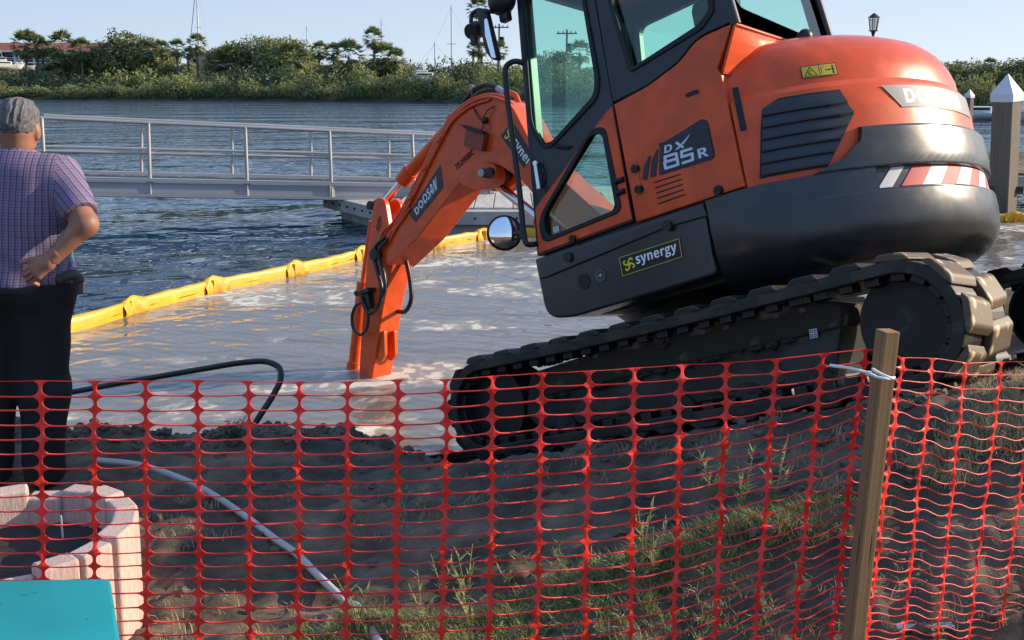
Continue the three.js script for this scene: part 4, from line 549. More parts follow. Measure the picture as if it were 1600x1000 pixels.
/* ------------------------------------------------ bodies by signed distance */
function surfaceNet(f, lo, hi, cell) {
  const n = [0, 1, 2].map((k) => Math.ceil((hi[k] - lo[k]) / cell) + 1), [nx, ny, nn] = n, val = new Float32Array(nx * ny * nn), id = new Int32Array(nx * ny * nn).fill(-1), pos = [], ix = [];
  const I = (x, y, z) => (z * ny + y) * nx + x;
  for (let z = 0; z < nn; z++) for (let y = 0; y < ny; y++) for (let x = 0; x < nx; x++) val[I(x, y, z)] = f(lo[0] + x * cell, lo[1] + y * cell, lo[2] + z * cell);
  for (let z = 0; z < nn - 1; z++) for (let y = 0; y < ny - 1; y++) for (let x = 0; x < nx - 1; x++) {
    let c = 0, s = [0, 0, 0], m = 0; const v = []; for (let k = 0; k < 8; k++) { v[k] = val[I(x + (k & 1), y + (k >> 1 & 1), z + (k >> 2))]; if (v[k] < 0) m |= 1 << k; }
    if (m === 0 || m === 255) continue;
    for (let a = 0; a < 8; a++) for (const b of [a ^ 1, a ^ 2, a ^ 4]) if (b > a && (v[a] < 0) !== (v[b] < 0)) { const t = v[a] / (v[a] - v[b]); c++; for (let q = 0; q < 3; q++) s[q] += lerp(a >> q & 1, b >> q & 1, t); }
    id[I(x, y, z)] = pos.length / 3; pos.push(lo[0] + (x + s[0] / c) * cell, lo[1] + (y + s[1] / c) * cell, lo[2] + (z + s[2] / c) * cell);
  }
  const q = (a, b, c, d, flip) => { if (a < 0 || b < 0 || c < 0 || d < 0) return; if (!flip) ix.push(a, c, b, a, d, c); else ix.push(a, b, c, a, c, d); };
  for (let z = 1; z < nn - 1; z++) for (let y = 1; y < ny - 1; y++) for (let x = 1; x < nx - 1; x++) {
    const v = val[I(x, y, z)] < 0;
    if (v !== val[I(x + 1, y, z)] < 0) q(id[I(x, y, z)], id[I(x, y - 1, z)], id[I(x, y - 1, z - 1)], id[I(x, y, z - 1)], v);
    if (v !== val[I(x, y + 1, z)] < 0) q(id[I(x, y, z)], id[I(x, y, z - 1)], id[I(x - 1, y, z - 1)], id[I(x - 1, y, z)], v);
    if (v !== val[I(x, y, z + 1)] < 0) q(id[I(x, y, z)], id[I(x - 1, y, z)], id[I(x - 1, y - 1, z)], id[I(x, y - 1, z)], v);
  }
  const g = new THREE.BufferGeometry(); g.setAttribute('position', new THREE.Float32BufferAttribute(pos, 3)); g.setIndex(ix);
  const nr = new Float32Array(pos.length), e = cell * 0.5; for (let i = 0; i < pos.length; i += 3) { const [x, y, z] = [pos[i], pos[i + 1], pos[i + 2]]; let gx = f(x + e, y, z) - f(x - e, y, z), gy = f(x, y + e, z) - f(x, y - e, z), gz = f(x, y, z + e) - f(x, y, z - e); const l = Math.hypot(gx, gy, gz) || 1; nr[i] = gx / l; nr[i + 1] = gy / l; nr[i + 2] = gz / l; }
  g.setAttribute('normal', new THREE.BufferAttribute(nr, 3)); g.setAttribute('uv', new THREE.Float32BufferAttribute(new Float32Array(pos.length / 3 * 2), 2)); return g;
}
const smin = (a, b, k) => { const h = Math.max(k - Math.abs(a - b), 0) / k; return Math.min(a, b) - h * h * k * 0.25; };
const cone = (p, a, b, ra, rb) => { const bx = b[0] - a[0], by = b[1] - a[1], bz = b[2] - a[2], px = p[0] - a[0], py = p[1] - a[1], pz = p[2] - a[2], t = clamp((px * bx + py * by + pz * bz) / (bx * bx + by * by + bz * bz)); return Math.hypot(px - bx * t, py - by * t, pz - bz * t) - lerp(ra, rb, t); };
const ell = (p, c, r) => { const x = (p[0] - c[0]) / r[0], y = (p[1] - c[1]) / r[1], z = (p[2] - c[2]) / r[2], k = Math.hypot(x, y, z); return (k - 1) * Math.min(...r); };
{
  const base = onY(30, 758, 0.43); const man = thing('person', 'person from behind in purple checked short sleeved shirt and black trousers, hand on hip', 'person', [base.x, groundY(base.x, base.z) - 0.005, base.z]);
  man.rotation.set(0, 0.06, -0.055);
  const SH = [0.185, 1.395, 0.0], EL = [0.338, 1.215, 0.16], WR = [0.215, 1.066, 0.205], SL = [-0.185, 1.395, 0.0], ELl = [-0.26, 1.12, -0.03], WRl = [-0.27, 0.9, -0.16];
  const torso = (p) => { let d = cone(p, [-0.15, 1.40, 0.01], [0.15, 1.40, 0.01], 0.07, 0.07); d = smin(d, ell(p, [0, 1.27, 0.0], [0.205, 0.2, 0.135]), 0.1); d = smin(d, ell(p, [0, 1.07, -0.02], [0.215, 0.24, 0.155]), 0.12); d = smin(d, ell(p, [0, 0.93, 0.0], [0.205, 0.14, 0.15]), 0.08); return smin(d, cone(p, [0, 1.42, 0.0], [0, 1.51, -0.012], 0.082, 0.064), 0.07); };
  const arm1 = (p) => cone(p, SH, EL, 0.066, 0.050), arm2 = (p) => cone(p, EL, WR, 0.049, 0.032);
  const legs = (p) => { let d = 9; for (const s of [-1, 1]) { d = smin(d, cone(p, [s * 0.105, 0.88, 0.0], [s * 0.108, 0.47, -0.01], 0.108, 0.078), 0.04); d = smin(d, cone(p, [s * 0.108, 0.47, -0.01], [s * 0.11, 0.06, 0.015], 0.075, 0.05), 0.03); d = smin(d, cone(p, [s * 0.11, 0.05, 0.02], [s * 0.125, 0.035, -0.15], 0.042, 0.036), 0.03); } return d; };
  const HC = [0.005, 1.605, -0.025];
  const head = (p) => {
    let d = ell(p, [HC[0], 1.622, -0.015], [0.076, 0.098, 0.096]); d = smin(d, ell(p, [HC[0], 1.565, -0.055], [0.058, 0.075, 0.062]), 0.05);
    d = smin(d, cone(p, [0, 1.42, 0.0], [HC[0], 1.56, -0.005], 0.064, 0.060), 0.05);
    d = smin(d, cone(p, [HC[0], 1.605, -0.118], [HC[0], 1.572, -0.134], 0.009, 0.014), 0.02); d = smin(d, cone(p, [HC[0] - 0.02, 1.535, -0.11], [HC[0] + 0.02, 1.535, -0.11], 0.008, 0.008), 0.02); d = smin(d, cone(p, [HC[0] - 0.035, 1.63, -0.105], [HC[0] + 0.035, 1.63, -0.105], 0.012, 0.012), 0.02);
    for (const s of [-1, 1]) { d = smin(d, ell(p, [HC[0] + s * 0.082, 1.575, -0.012], [0.012, 0.034, 0.021]), 0.012); d = Math.max(d, -ell(p, [HC[0] + s * 0.03, 1.605, -0.118], [0.014, 0.009, 0.012])); d = smin(d, ell(p, [HC[0] + s * 0.03, 1.604, -0.105], [0.011, 0.011, 0.011]), 0.004); }
    return d;
  };
  // right hand: palm and five fingers curled against the hip
  const hd = (() => { const W = WR, K = [[0.148, 1.046, 0.217], [0.152, 1.028, 0.224], [0.160, 1.010, 0.226], [0.172, 0.996, 0.222]], k2 = [[0.112, 1.022, 0.214], [0.114, 1.000, 0.220], [0.124, 0.982, 0.220], [0.140, 0.972, 0.214]], k3 = [[0.122, 0.998, 0.186], [0.128, 0.978, 0.188], [0.140, 0.962, 0.188], [0.154, 0.956, 0.186]], t = [[0.178, 1.068, 0.205], [0.138, 1.064, 0.212], [0.098, 1.050, 0.206]];
    return (p) => { let d = cone(p, [W[0] + 0.02, W[1] + 0.028, W[2] - 0.004], W, 0.033, 0.029); for (let i = 0; i < 4; i++) d = smin(d, cone(p, [W[0] - 0.012, W[1] - 0.008 - i * 0.006, W[2] + 0.004], K[i], 0.019, 0.0125), 0.018); for (let i = 0; i < 4; i++) { let f = cone(p, K[i], k2[i], 0.0106 - i * 0.0005, 0.0096 - i * 0.0005); f = smin(f, cone(p, k2[i], k3[i], 0.0102 - i * 0.0005, 0.0088), 0.004); d = smin(d, f, 0.003); } let th = smin(cone(p, [W[0] - 0.01, W[1] + 0.004, W[2] + 0.004], t[0], 0.020, 0.017), cone(p, t[0], t[1], 0.016, 0.0125), 0.01); th = smin(th, cone(p, t[1], t[2], 0.0125, 0.0095), 0.006); return smin(d, th, 0.012); }; })();
  const body = (x, y, z) => { const p = [x, y, z]; let d = torso(p) + 0.014; d = smin(d, smin(arm1(p), arm2(p), 0.03), 0.03); d = smin(d, smin(cone(p, SL, ELl, 0.06, 0.046), cone(p, ELl, WRl, 0.046, 0.032), 0.03), 0.03); d = smin(d, legs(p) + 0.01, 0.04); d = smin(d, cone(p, WRl, [-0.26, 0.82, -0.18], 0.034, 0.026), 0.02); return d; };
  const bodyG = surfaceNet((x, y, z) => Math.max(body(x, y, z), -(Math.hypot(x - WR[0] + 0.05, y - WR[1] + 0.05, z - WR[2]) - 0.072)), [-0.36, -0.02, -0.24], [0.42, 1.46, 0.28], 0.013), headG = surfaceNet((x, y, z) => head([x, y, z]), [-0.12, 1.40, -0.17], [0.13, 1.75, 0.11], 0.006), handG = surfaceNet((x, y, z) => hd([x, y, z]), [0.07, 0.93, 0.15], [0.28, 1.14, 0.26], 0.003);
  const skinT = tex(128, (u, v) => { const n = 225 + 30 * nz(u, v, 8, 4); return [n, n * 0.97, n * 0.95]; });
  for (const g of [bodyG, headG, handG]) { const p = g.attributes.position, uv = g.attributes.uv; for (let i = 0; i < p.count; i++) uv.setXY(i, p.getX(i) * 4, p.getY(i) * 4); }
  M.skin.map = skinT; part('body', [bodyG, headG, handG], M.skin, man);
  const hairF = (x, y, z) => { const p = [x, y, z], n = 0.0035 * vnoise(x * 120, y * 60 + z * 110) + 0.003 * vnoise(x * 40 + 5, y * 40 + z * 35); let d = ell(p, [HC[0], 1.622, -0.013], [0.084, 0.106, 0.105]) + n; d = Math.max(d, -(ell(p, [HC[0], 1.738, -0.015], [0.062, 0.034, 0.072]) + 2 * n)); d += 0.010 * sstep(1.585, 1.515, y); d = Math.max(d, 1.502 + 0.085 * sstep(0.06, -0.03, z) + 4 * n - y); d = Math.max(d, -0.03 - z + 0.4 * (1.60 - y) + 4 * n); for (const s of [-1, 1]) d = Math.max(d, -(ell(p, [HC[0] + s * 0.092, 1.572, -0.016], [0.026, 0.044, 0.032]))); return d; };
  const hairT = tex(256, (u, v) => { const n = 195 + 70 * nz(u, v, 20, 4); return [n, n, n * 1.02]; }), hairG = surfaceNet(hairF, [-0.1, 1.48, -0.13], [0.11, 1.75, 0.11], 0.004);
  { const q = hairG.attributes.position, uv = hairG.attributes.uv; for (let i = 0; i < q.count; i++) uv.setXY(i, Math.atan2(q.getX(i), q.getZ(i)) * 0.8, q.getY(i) * 5); }
  part('hair', hairG, mat(0.20, 0.195, 0.195, 0.85, { map: hairT }), man, 'short grey hair thinning on top');
  const wr = (x, y, z) => 0.006 * Math.sin(22 * y + 7 * x + 3 * vnoise(x * 6, y * 6)) * sstep(1.3, 1.0, y) + 0.007 * vnoise(x * 9 + 3, y * 7 + z * 5) + 0.004 * Math.sin(40 * x + 9 * y) * sstep(1.15, 0.98, y);
  const aT = 0.62, aEnd = [0, 1, 2].map((k) => lerp(SH[k], EL[k], 0.80)), ad = new V3(EL[0] - SH[0], EL[1] - SH[1], EL[2] - SH[2]).normalize();
  function lerp3(a, b, t) { return [lerp(a[0], b[0], t), lerp(a[1], b[1], t), lerp(a[2], b[2], t)]; }
  const sg = surfaceNet((x, y, z) => { const p = [x, y, z]; let t = torso(p) - 0.008 - 0.012 * sstep(1.02, 0.93, y); t = Math.max(t, 0.935 - y); let s = cone(p, SH, aEnd, 0.083, 0.074); s = Math.max(s, (x - aEnd[0]) * ad.x + (y - aEnd[1]) * ad.y + (z - aEnd[2]) * ad.z); let sl = cone(p, SL, [-0.245, 1.18, -0.02], 0.082, 0.076); sl = Math.max(sl, 1.18 - y); let d = smin(smin(t, s, 0.05), sl, 0.05) + wr(x, y, z); return Math.max(d, y - 1.478 - 0.25 * (z + 0.02)); }, [-0.36, 0.92, -0.22], [0.44, 1.52, 0.28], 0.009);
  const sgn = sg.toNonIndexed();
  { const p = sgn.attributes.position, uv = sgn.attributes.uv, up = new V3(0, 0, 1), sd = ad.clone().cross(up).normalize(); for (let f = 0; f < p.count; f += 3) { const cx = (p.getX(f) + p.getX(f + 1) + p.getX(f + 2)) / 3, cy = (p.getY(f) + p.getY(f + 1) + p.getY(f + 2)) / 3, cz = (p.getZ(f) + p.getZ(f + 1) + p.getZ(f + 2)) / 3, sl = cx > 0.198 + 0.10 * (1.4 - cy) && (cx - SH[0]) * ad.x + (cy - SH[1]) * ad.y + (cz - SH[2]) * ad.z > -0.06; for (let i = f; i < f + 3; i++) { const x = p.getX(i), y = p.getY(i), z = p.getZ(i); if (sl) { const q = (x - SH[0]) * sd.x + (y - SH[1]) * sd.y + (z - SH[2]) * sd.z, al = (x - SH[0]) * ad.x + (y - SH[1]) * ad.y + (z - SH[2]) * ad.z; uv.setXY(i, (q + 0.3 * z) / 0.05, al / 0.05); } else uv.setXY(i, x / 0.05 + 0.4 * z, y / 0.05); } } }
  const plaid = canvas(192, 192, (g, w, h) => { g.fillStyle = '#8f8598'; g.fillRect(0, 0, w, h); g.fillStyle = 'rgba(160,136,166,.8)'; g.fillRect(60, 0, 30, h); g.fillRect(0, 90, w, 30); for (const [x, wd, c] of [[8, 18, 'rgba(60,46,104,.72)'], [48, 8, 'rgba(108,46,92,.5)'], [104, 20, 'rgba(70,50,108,.72)'], [150, 9, 'rgba(112,50,92,.55)']]) { g.fillStyle = c; g.fillRect(x, 0, wd, h); } for (const [y, wd, c] of [[12, 9, 'rgba(52,38,130,.7)'], [60, 7, 'rgba(60,50,150,.55)'], [108, 9, 'rgba(52,38,130,.7)'], [156, 7, 'rgba(110,40,130,.5)']]) { g.fillStyle = c; g.fillRect(0, y, w, wd); } });
  plaid.wrapS = plaid.wrapT = THREE.RepeatWrapping; 
  const shirt = part('shirt', sgn, mat(0.70, 0.70, 0.70, 0.85, { map: plaid }), man, 'purple checked shirt');
  part('collar', grid(24, 3, (u, v) => { const a = lerp(-2.6, 2.6, u) + Math.PI / 2; return [HC[0] + (0.073 + 0.012 * v) * Math.cos(a), 1.512 - 0.045 * v - 0.012 * Math.abs(Math.sin(a - Math.PI / 2)), -0.004 + (0.071 + 0.014 * v) * Math.sin(a)]; }, (u, v) => [u * 6, v * 0.8]), shirt.material, shirt);
  const trG = surfaceNet((x, y, z) => { const p = [x, y, z]; let d = 9; for (const s of [-1, 1]) { d = smin(d, cone(p, [s * 0.105, 0.90, 0.0], [s * 0.112, 0.45, 0.0], 0.128, 0.098), 0.05); d = smin(d, cone(p, [s * 0.112, 0.45, 0.0], [s * 0.112, 0.03, 0.015], 0.098, 0.088), 0.04); } d = smin(d, ell(p, [0, 0.93, 0.005], [0.228, 0.12, 0.168]), 0.06); d += 0.007 * vnoise(x * 8, y * 11 + z * 4) + 0.005 * Math.sin(y * 30 + x * 6) * sstep(0.3, 0.05, y); return Math.max(d, y - 0.955, 0.045 - y); }, [-0.28, 0.02, -0.22], [0.28, 1.02, 0.24], 0.012);
  part('trousers', trG, mat(0.008, 0.008, 0.010, 0.85), man); 
  const belt = part('belt', new THREE.LatheGeometry([[0.222, -0.02], [0.228, -0.018], [0.228, 0.018], [0.222, 0.02]].map((p) => new THREE.Vector2(...p)), 48).scale(1, 1, 0.75).translate(0, 0.926, 0.004), M.black, man);
  part('holster', [tube([[0.215, 0.965, 0.1], [0.252, 0.985, 0.1], [0.275, 0.985, 0.09], [0.288, 0.965, 0.08]], 0.022, 20, 10), bar([0.292, 0.985, 0.08], [0.294, 0.905, 0.085], 0.011, 10)], mat(0.05, 0.05, 0.05, 0.5), belt);
  for (const s of [-1, 1]) part('shoe', new THREE.SphereGeometry(1, 20, 12).scale(0.052, 0.045, 0.145).translate(s * 0.118, 0.045, -0.05), M.black, man);
}

/* ------------------------------------------------ planter ring, table, pipes, stake, net */
{
  const c = onY(18, 822, 0.81), R = 0.338, n = 18, r = rng(31), o = thing('block_planter', 'ring of upright pink concrete edging blocks around soil darkened to stand for the shaded hollow', 'planter', [c.x, 0, c.z]);
  const pink = [0, 1, 2].map((k) => mat(0.70 - 0.04 * k, 0.50 - 0.03 * k, 0.43 - 0.02 * k, 0.9, { map: rep(gritTex, 3), bumpMap: rep(gritTex, 3), bumpScale: 0.003 }));
  for (let i = 0; i < n; i++) { const a = (i + 0.25) / n * 2 * Math.PI, h = 0.425 + 0.035 * (r() - 0.5) + (i % 5 === 3 ? -0.02 : 0), g = box(0.074 + 0.012 * r(), h, 2 * Math.PI * (R + 0.012) / n - 0.006, 0, h / 2, 0, 0.012), b = part('block', g, pink[i % 3], o); b.position.set(R * Math.cos(a), 0.385, R * Math.sin(a)); b.rotation.set(0.03 * (r() - 0.5), -a + 0.07 * (r() - 0.5), 0.05 * (r() - 0.5)); }
  part('darkened_soil', grid(16, 16, (u, v) => { const x = (u - 0.5) * 0.66, z = (v - 0.5) * 0.66, q = Math.min(1, 0.31 / Math.max(1e-6, Math.hypot(x, z))); return [x * q, 0.69 + 0.02 * vnoise(x * 9, z * 9) + 0.012 * vnoise(x * 31, z * 31), z * q]; }), mat(0.040, 0.032, 0.027, 0.95, { map: rep(gritTex, 4) }), o);  // soil raised and darkened in colour to stand for the shaded hollow
  for (const [x, y0, y1, l] of [[97, 803, 846, 'taller thin pale strip standing upright inside the planter ring'], [141, 812, 832, 'shorter thin pale strip by the right planter wall']]) { const b = onY(x + 2, y1, 0.69), t = thing('pale_strip', l, 'stick', b.toArray()), h = (y1 - y0) / F * -b.z * 1.05; part('stick', box(0.007, h + 0.03, 0.003, 0, h / 2 - 0.015, 0, 0.001), M.capWhite, t).rotation.z = 0.04; }  // two thin pale strips, upright inside the ring
}
{
  const H = 1.235, A = onY(172, 903, H), B = onY(188, 1004, H), dir = new V3().subVectors(B, A), C = A.clone().addScaledVector(dir, 1.9), x0 = onY(-140, 908, H);
  const t = thing('teal_table', 'turquoise painted table top in the near left corner', 'table', [0, 0, 0]);
  const s = rshape([[x0.x, -x0.z], [A.x, -A.z], [C.x, -C.z], [x0.x - 0.1, -C.z]], 0.012), teal = phys(0.008, 0.40, 0.42, 0.45, { map: tex(256, (u, v) => { const n = 226 + 34 * nz(u, v, 3, 5), k = h2(u * 256 | 0, v * 256 | 0) > 0.9985 ? 0.4 : 1; return [n * k, n * k, n * k]; }) });
  const top = part('table_top', ext(s, 0.04, 0, 0.006).rotateX(-Math.PI / 2).translate(0, H - 0.04, 0), teal, t);
  for (const p of [[A.x - 0.12, A.z + 0.1], [C.x - 0.15, C.z - 0.08], [x0.x + 0.1, x0.z + 0.1], [x0.x, C.z - 0.08]]) part('leg', box(0.06, H - 0.54, 0.06, p[0], (H - 0.04 + 0.5) / 2, p[1], 0.006), teal, t);
}
const gpt = (px, py, lift, h0 = 0.43) => { let h = h0, v; for (let k = 0; k < 12; k++) { v = onY(px, py, h); h = lerp(h, groundY(v.x, v.z) + lift, 0.6); } return onY(px, py, h); };
{
  const grey = mat(0.56, 0.54, 0.52, 0.6, { map: rep(gritTex, 3) });
  const o = thing('plastic_pipe', 'thin pale grey plastic pipe lying across the dirt behind the net', 'pipe');
  const lay = (l) => { const p = l.map(([x, y]) => gpt(x, y, 0.026)); for (let k = 1; k < p.length - 1; k++) p[k].y = Math.max(p[k].y, (p[k - 1].y + p[k + 1].y) / 2); return p; };
  part('pipe_length', tube(lay([[150, 719], [212, 734], [288, 756], [330, 772], [380, 804], [430, 844], [462, 868], [500, 902], [536, 937]]), 0.0135, 90, 10), grey, o);
  part('pipe_length', tube(lay([[541, 944], [560, 966], [594, 1006], [640, 1060]]), 0.0135, 40, 10), grey, o);
  const h = thing('black_hose', 'stiff black hose looping up out of the bank in front of the water', 'hose'), D = (px, py, d) => at(px, py, d);
  part('hose_length', tube([D(381, 712, 5.35), D(384, 690, 5.36), D(402, 656, 5.4), D(424, 622, 5.45), D(438, 594, 5.5), D(437, 576, 5.55), D(418, 565.5, 5.6), D(380, 566.5, 5.65), D(320, 576, 5.7), D(250, 588, 5.75), D(180, 600, 5.8), D(110, 613, 5.85), D(20, 626, 5.9), D(-40, 640, 5.9)], 0.0165, 120, 10), M.hose, h);
  const q = gpt(1400, 981, 0.02), q2 = gpt(1490, 977, 0.02); const w = thing('plastic_strip', 'short grey plastic strip lying in the dark grass at lower right', 'litter'); part('strip', beam(q.toArray(), q2.toArray(), 0.03, 0.008), mat(0.26, 0.26, 0.27, 0.6), w);
}
// the netting: column positions and pitch as they hang, given by view pixel and depth
const colX = [-270, -186, -102, -18, 64, 147, 228, 309, 388, 467, 545, 622, 698, 771, 846, 920, 992, 1064, 1137, 1213, 1287, 1353, 1411, 1458, 1508, 1566, 1622, 1676, 1728];
const colBot = [-258, -176, -94, -12, 69, 148, 230, 311, 391, 466, 540, 617, 691, 764, 838, 914, 985, 1052, 1117, 1180, 1241, 1301, 1356, 1411, 1464, 1512, 1560, 1610, 1660];
const netDepth = (px) => px < 600 ? 2.3 : px < 1385 ? lerp(2.3, 2.52, sstep(600, 1385, px)) : lerp(2.52, 3.0, (px - 1385) / 350);
const topPts = [[-300, 596], [600, 594], [690, 591], [756, 587], [832, 582], [908, 578], [986, 574], [1062, 570], [1136, 565], [1208, 560], [1281, 554], [1353, 546], [1385, 548], [1411, 557], [1469, 560], [1513, 566], [1568, 566], [1760, 562]];
const pw = (P, x) => { for (let i = 1; i < P.length; i++) if (x < P[i][0]) return lerp(P[i - 1][1], P[i][1], (x - P[i - 1][0]) / (P[i][0] - P[i - 1][0])); return P[P.length - 1][1]; };
{
  const r = rng(41), NC = colX.length - 1, NR = 31, jit = []; for (let i = 0; i <= NC + 1; i++) { jit.push([]); for (let j = 0; j <= NR + 1; j++) jit[i].push([(r() - 0.5) * 4.6, (r() - 0.5) * 3.6, (r() - 0.5) * 0.010]); }
  const J = (u, v, k) => { const i = clamp(Math.floor(u), 0, NC), j = clamp(Math.floor(v), 0, NR), fx = u - i, fy = v - j; return lerp(lerp(jit[i][j][k], jit[i + 1][j][k], fx), lerp(jit[i][j + 1][k], jit[i + 1][j + 1][k], fx), fy); };
  const map = (u, v) => {
    const i = clamp(Math.floor(u), 0, NC - 1), f = u - i, xt = lerp(colX[i], colX[i + 1], f), xb = lerp(colBot[i], colBot[i + 1], f), right = sstep(900, 1500, xt);
    const pitch0 = lerp(22.9, 21.2, right), top = pw(topPts, xt), n = v, y = top + pitch0 * n * (1 - lerp(0.0022, 0.0085, right) * n);
    const drop = clamp((y - top) / 440, 0, 1.6);
    let x = lerp(xt, xb, drop) + J(u, v, 0);
    // the sag of each strand between two columns
    const wav = sstep(0.5, 5, v), sag = (lerp(0.6, 3.2, right) * Math.sin(Math.PI * 2 * f + (xt > 1390 ? Math.PI + 0.3 : -0.3)) * wav + 1.0 * Math.sin(Math.PI * f) * (1 - right));
    const tent = -15 * Math.exp(-((Math.abs(xt - 1384) / 120) ** 1.3)) * sstep(1.0, 4, v) * lerp(1, 0.45, v / 31);
    const d = netDepth(xt) + J(u, v, 2) + 0.010 * Math.sin(u * 0.9 + v * 0.35) + 0.007 * Math.sin(Math.PI * 2 * f + v) * wav + (xt > 1300 && xt < 1460 ? -0.0 : 0);
    const p = at(x, y + J(u, v, 1) + sag + tent, d); return p;
  };
  const pos = [], ix = [], N = 36, th = 0.0012;
  const V = (p) => { pos.push(p.x, p.y, p.z); return pos.length / 3 - 1; };
  for (let i = 0; i < NC; i++) for (let j = 0; j < NR; j++) {
    const cell = map(i + 0.5, j + 0.5), e1 = map(i + 1, j + 0.5).sub(map(i, j + 0.5)), e2 = map(i + 0.5, j + 1).sub(map(i + 0.5, j)), nrm = e1.clone().cross(e2).normalize().multiplyScalar(-th);
    const w = e1.length(), h = e2.length(), mx = (0.0030 + 0.0010 * h2(i, 9)) / w, my = (j === 0 ? 0.0011 : 0.0013) / h, hw = 0.5 - mx, hh = 0.5 - my, rx = Math.min(hw * 0.98, hh * h / w * 1.02);
    const ring = [[], [], [], []];
    for (let k = 0; k < N; k++) {
      // walk the outer rectangle and the stadium hole together
      const t = k / N * 4, s = Math.floor(t), f = t - s, X = [-1, 1, 1, -1], Y = [-1, -1, 1, 1], ex_ = (s % 2 === 0), ff = f;
      const bx = lerp(X[s], X[(s + 1) % 4], ff), by = lerp(Y[s], Y[(s + 1) % 4], ff);
      let hx, hy; const core = hw - rx;
      if (Math.abs(by) === 1 && ex_) { const q = bx * (hw); if (Math.abs(q) <= core) { hx = q; hy = by * hh; } else { const a = (Math.abs(q) - core) / rx * Math.PI / 4; hx = Math.sign(q) * (core + rx * Math.sin(a)); hy = by * hh * Math.cos(a); } } else { const a = by * Math.PI / 4; hx = bx * (core + rx * Math.cos(a)); hy = hh * Math.sin(a); }
      const po = map(i + 0.5 + bx * 0.5, j + 0.5 + by * 0.5), ph = map(i + 0.5 + hx, j + 0.5 + hy);
      // edges of the strands curl a little
      const curl = 0.0012 * Math.sin(u3(i, j, k));
      ph.addScaledVector(nrm, 0.6 + curl / th);
      ring[0].push(V(po.clone().add(nrm))); ring[1].push(V(ph.clone().add(nrm))); ring[2].push(V(ph.clone().sub(nrm))); ring[3].push(V(po.clone().sub(nrm)));
    }
    for (let k = 0; k < N; k++) { const m = (k + 1) % N; for (let q = 0; q < 3; q++) ix.push(ring[q][k], ring[q][m], ring[q + 1][m], ring[q][k], ring[q + 1][m], ring[q + 1][k]); }
  }
  function u3(i, j, k) { return i * 1.7 + j * 2.3 + (k > 18 ? 2 : 0); }
  const g = new THREE.BufferGeometry(); g.setAttribute('position', new THREE.Float32BufferAttribute(pos, 3)); g.setIndex(ix); g.computeVertexNormals(); g.setAttribute('uv', new THREE.Float32BufferAttribute(new Float32Array(pos.length / 3 * 2), 2));
  tag(part('safety_net', g, phys(0.95, 0.045, 0.03, 0.5, { transmission: 0.22, thickness: 0 }), scene), 'red orange plastic safety netting stretched across the foreground', 'safety net');
}
{
  const d = 2.46, T = at(1387, 516, d), Bq = at(1333, 1004, d * 1.0), dir = T.clone().sub(Bq), foot = Bq.clone().addScaledVector(dir, -0.75);
  const o = thing('wooden_stake', 'leaning square brown wooden stake holding up the net', 'stake', [0, 0, 0]);
  const wood = mat(0.68, 0.49, 0.30, 0.8, { map: canvas(128, 512, (g, W, H) => { const r = rng(6); g.fillStyle = '#d8cdbd'; g.fillRect(0, 0, W, H); for (let i = 0; i < 260; i++) { const x = r() * W; g.strokeStyle = `rgba(${70 + 60 * r() | 0},${50 + 40 * r() | 0},${25 + 30 * r() | 0},${0.12 + 0.2 * r()})`; g.lineWidth = 0.6 + 1.4 * r(); g.beginPath(); g.moveTo(x, 0); g.bezierCurveTo(x + 6 * r(), H * 0.3, x - 6 * r(), H * 0.6, x + 4 * r(), H); g.stroke(); } g.fillStyle = 'rgba(70,45,25,.8)'; g.beginPath(); g.ellipse(80, 200, 7, 16, 0, 0, 7); g.fill(); g.beginPath(); g.ellipse(36, 410, 5, 12, 0, 0, 7); g.fill(); }) });
  const L = T.distanceTo(foot), b = part('stake', box(0.039, L, 0.039, 0, L / 2, 0, 0.002), wood, o), m = new THREE.Matrix4(), Y = dir.clone().normalize(), X = new V3(0.955, 0, -0.30); X.addScaledVector(Y, -X.dot(Y)).normalize(); m.makeBasis(X, Y, X.clone().cross(Y)); b.quaternion.setFromRotationMatrix(m); b.position.copy(foot);
  const tie = thing('cable_tie', 'white cable tie fastening the net to the stake top', 'cable tie'), K = (px, py, dd) => at(px, py, dd);
  part('strap', [tube([K(1298, 571, 2.44), K(1330, 576, 2.43), K(1356, 583, 2.42), K(1366, 587, 2.415)], 0.0038, 30, 8), tube([K(1364, 577, 2.425), K(1376, 584, 2.42), K(1390, 590, 2.415), K(1396, 591, 2.43)], 0.0036, 24, 8), tube([K(1358, 585, 2.43), K(1370, 589, 2.415), K(1386, 592, 2.412), K(1397, 590, 2.435)], 0.0036, 24, 8), box(0.012, 0.010, 0.008, ...K(1357, 583, 2.42).toArray(), 0.002)], M.white, tie);
}

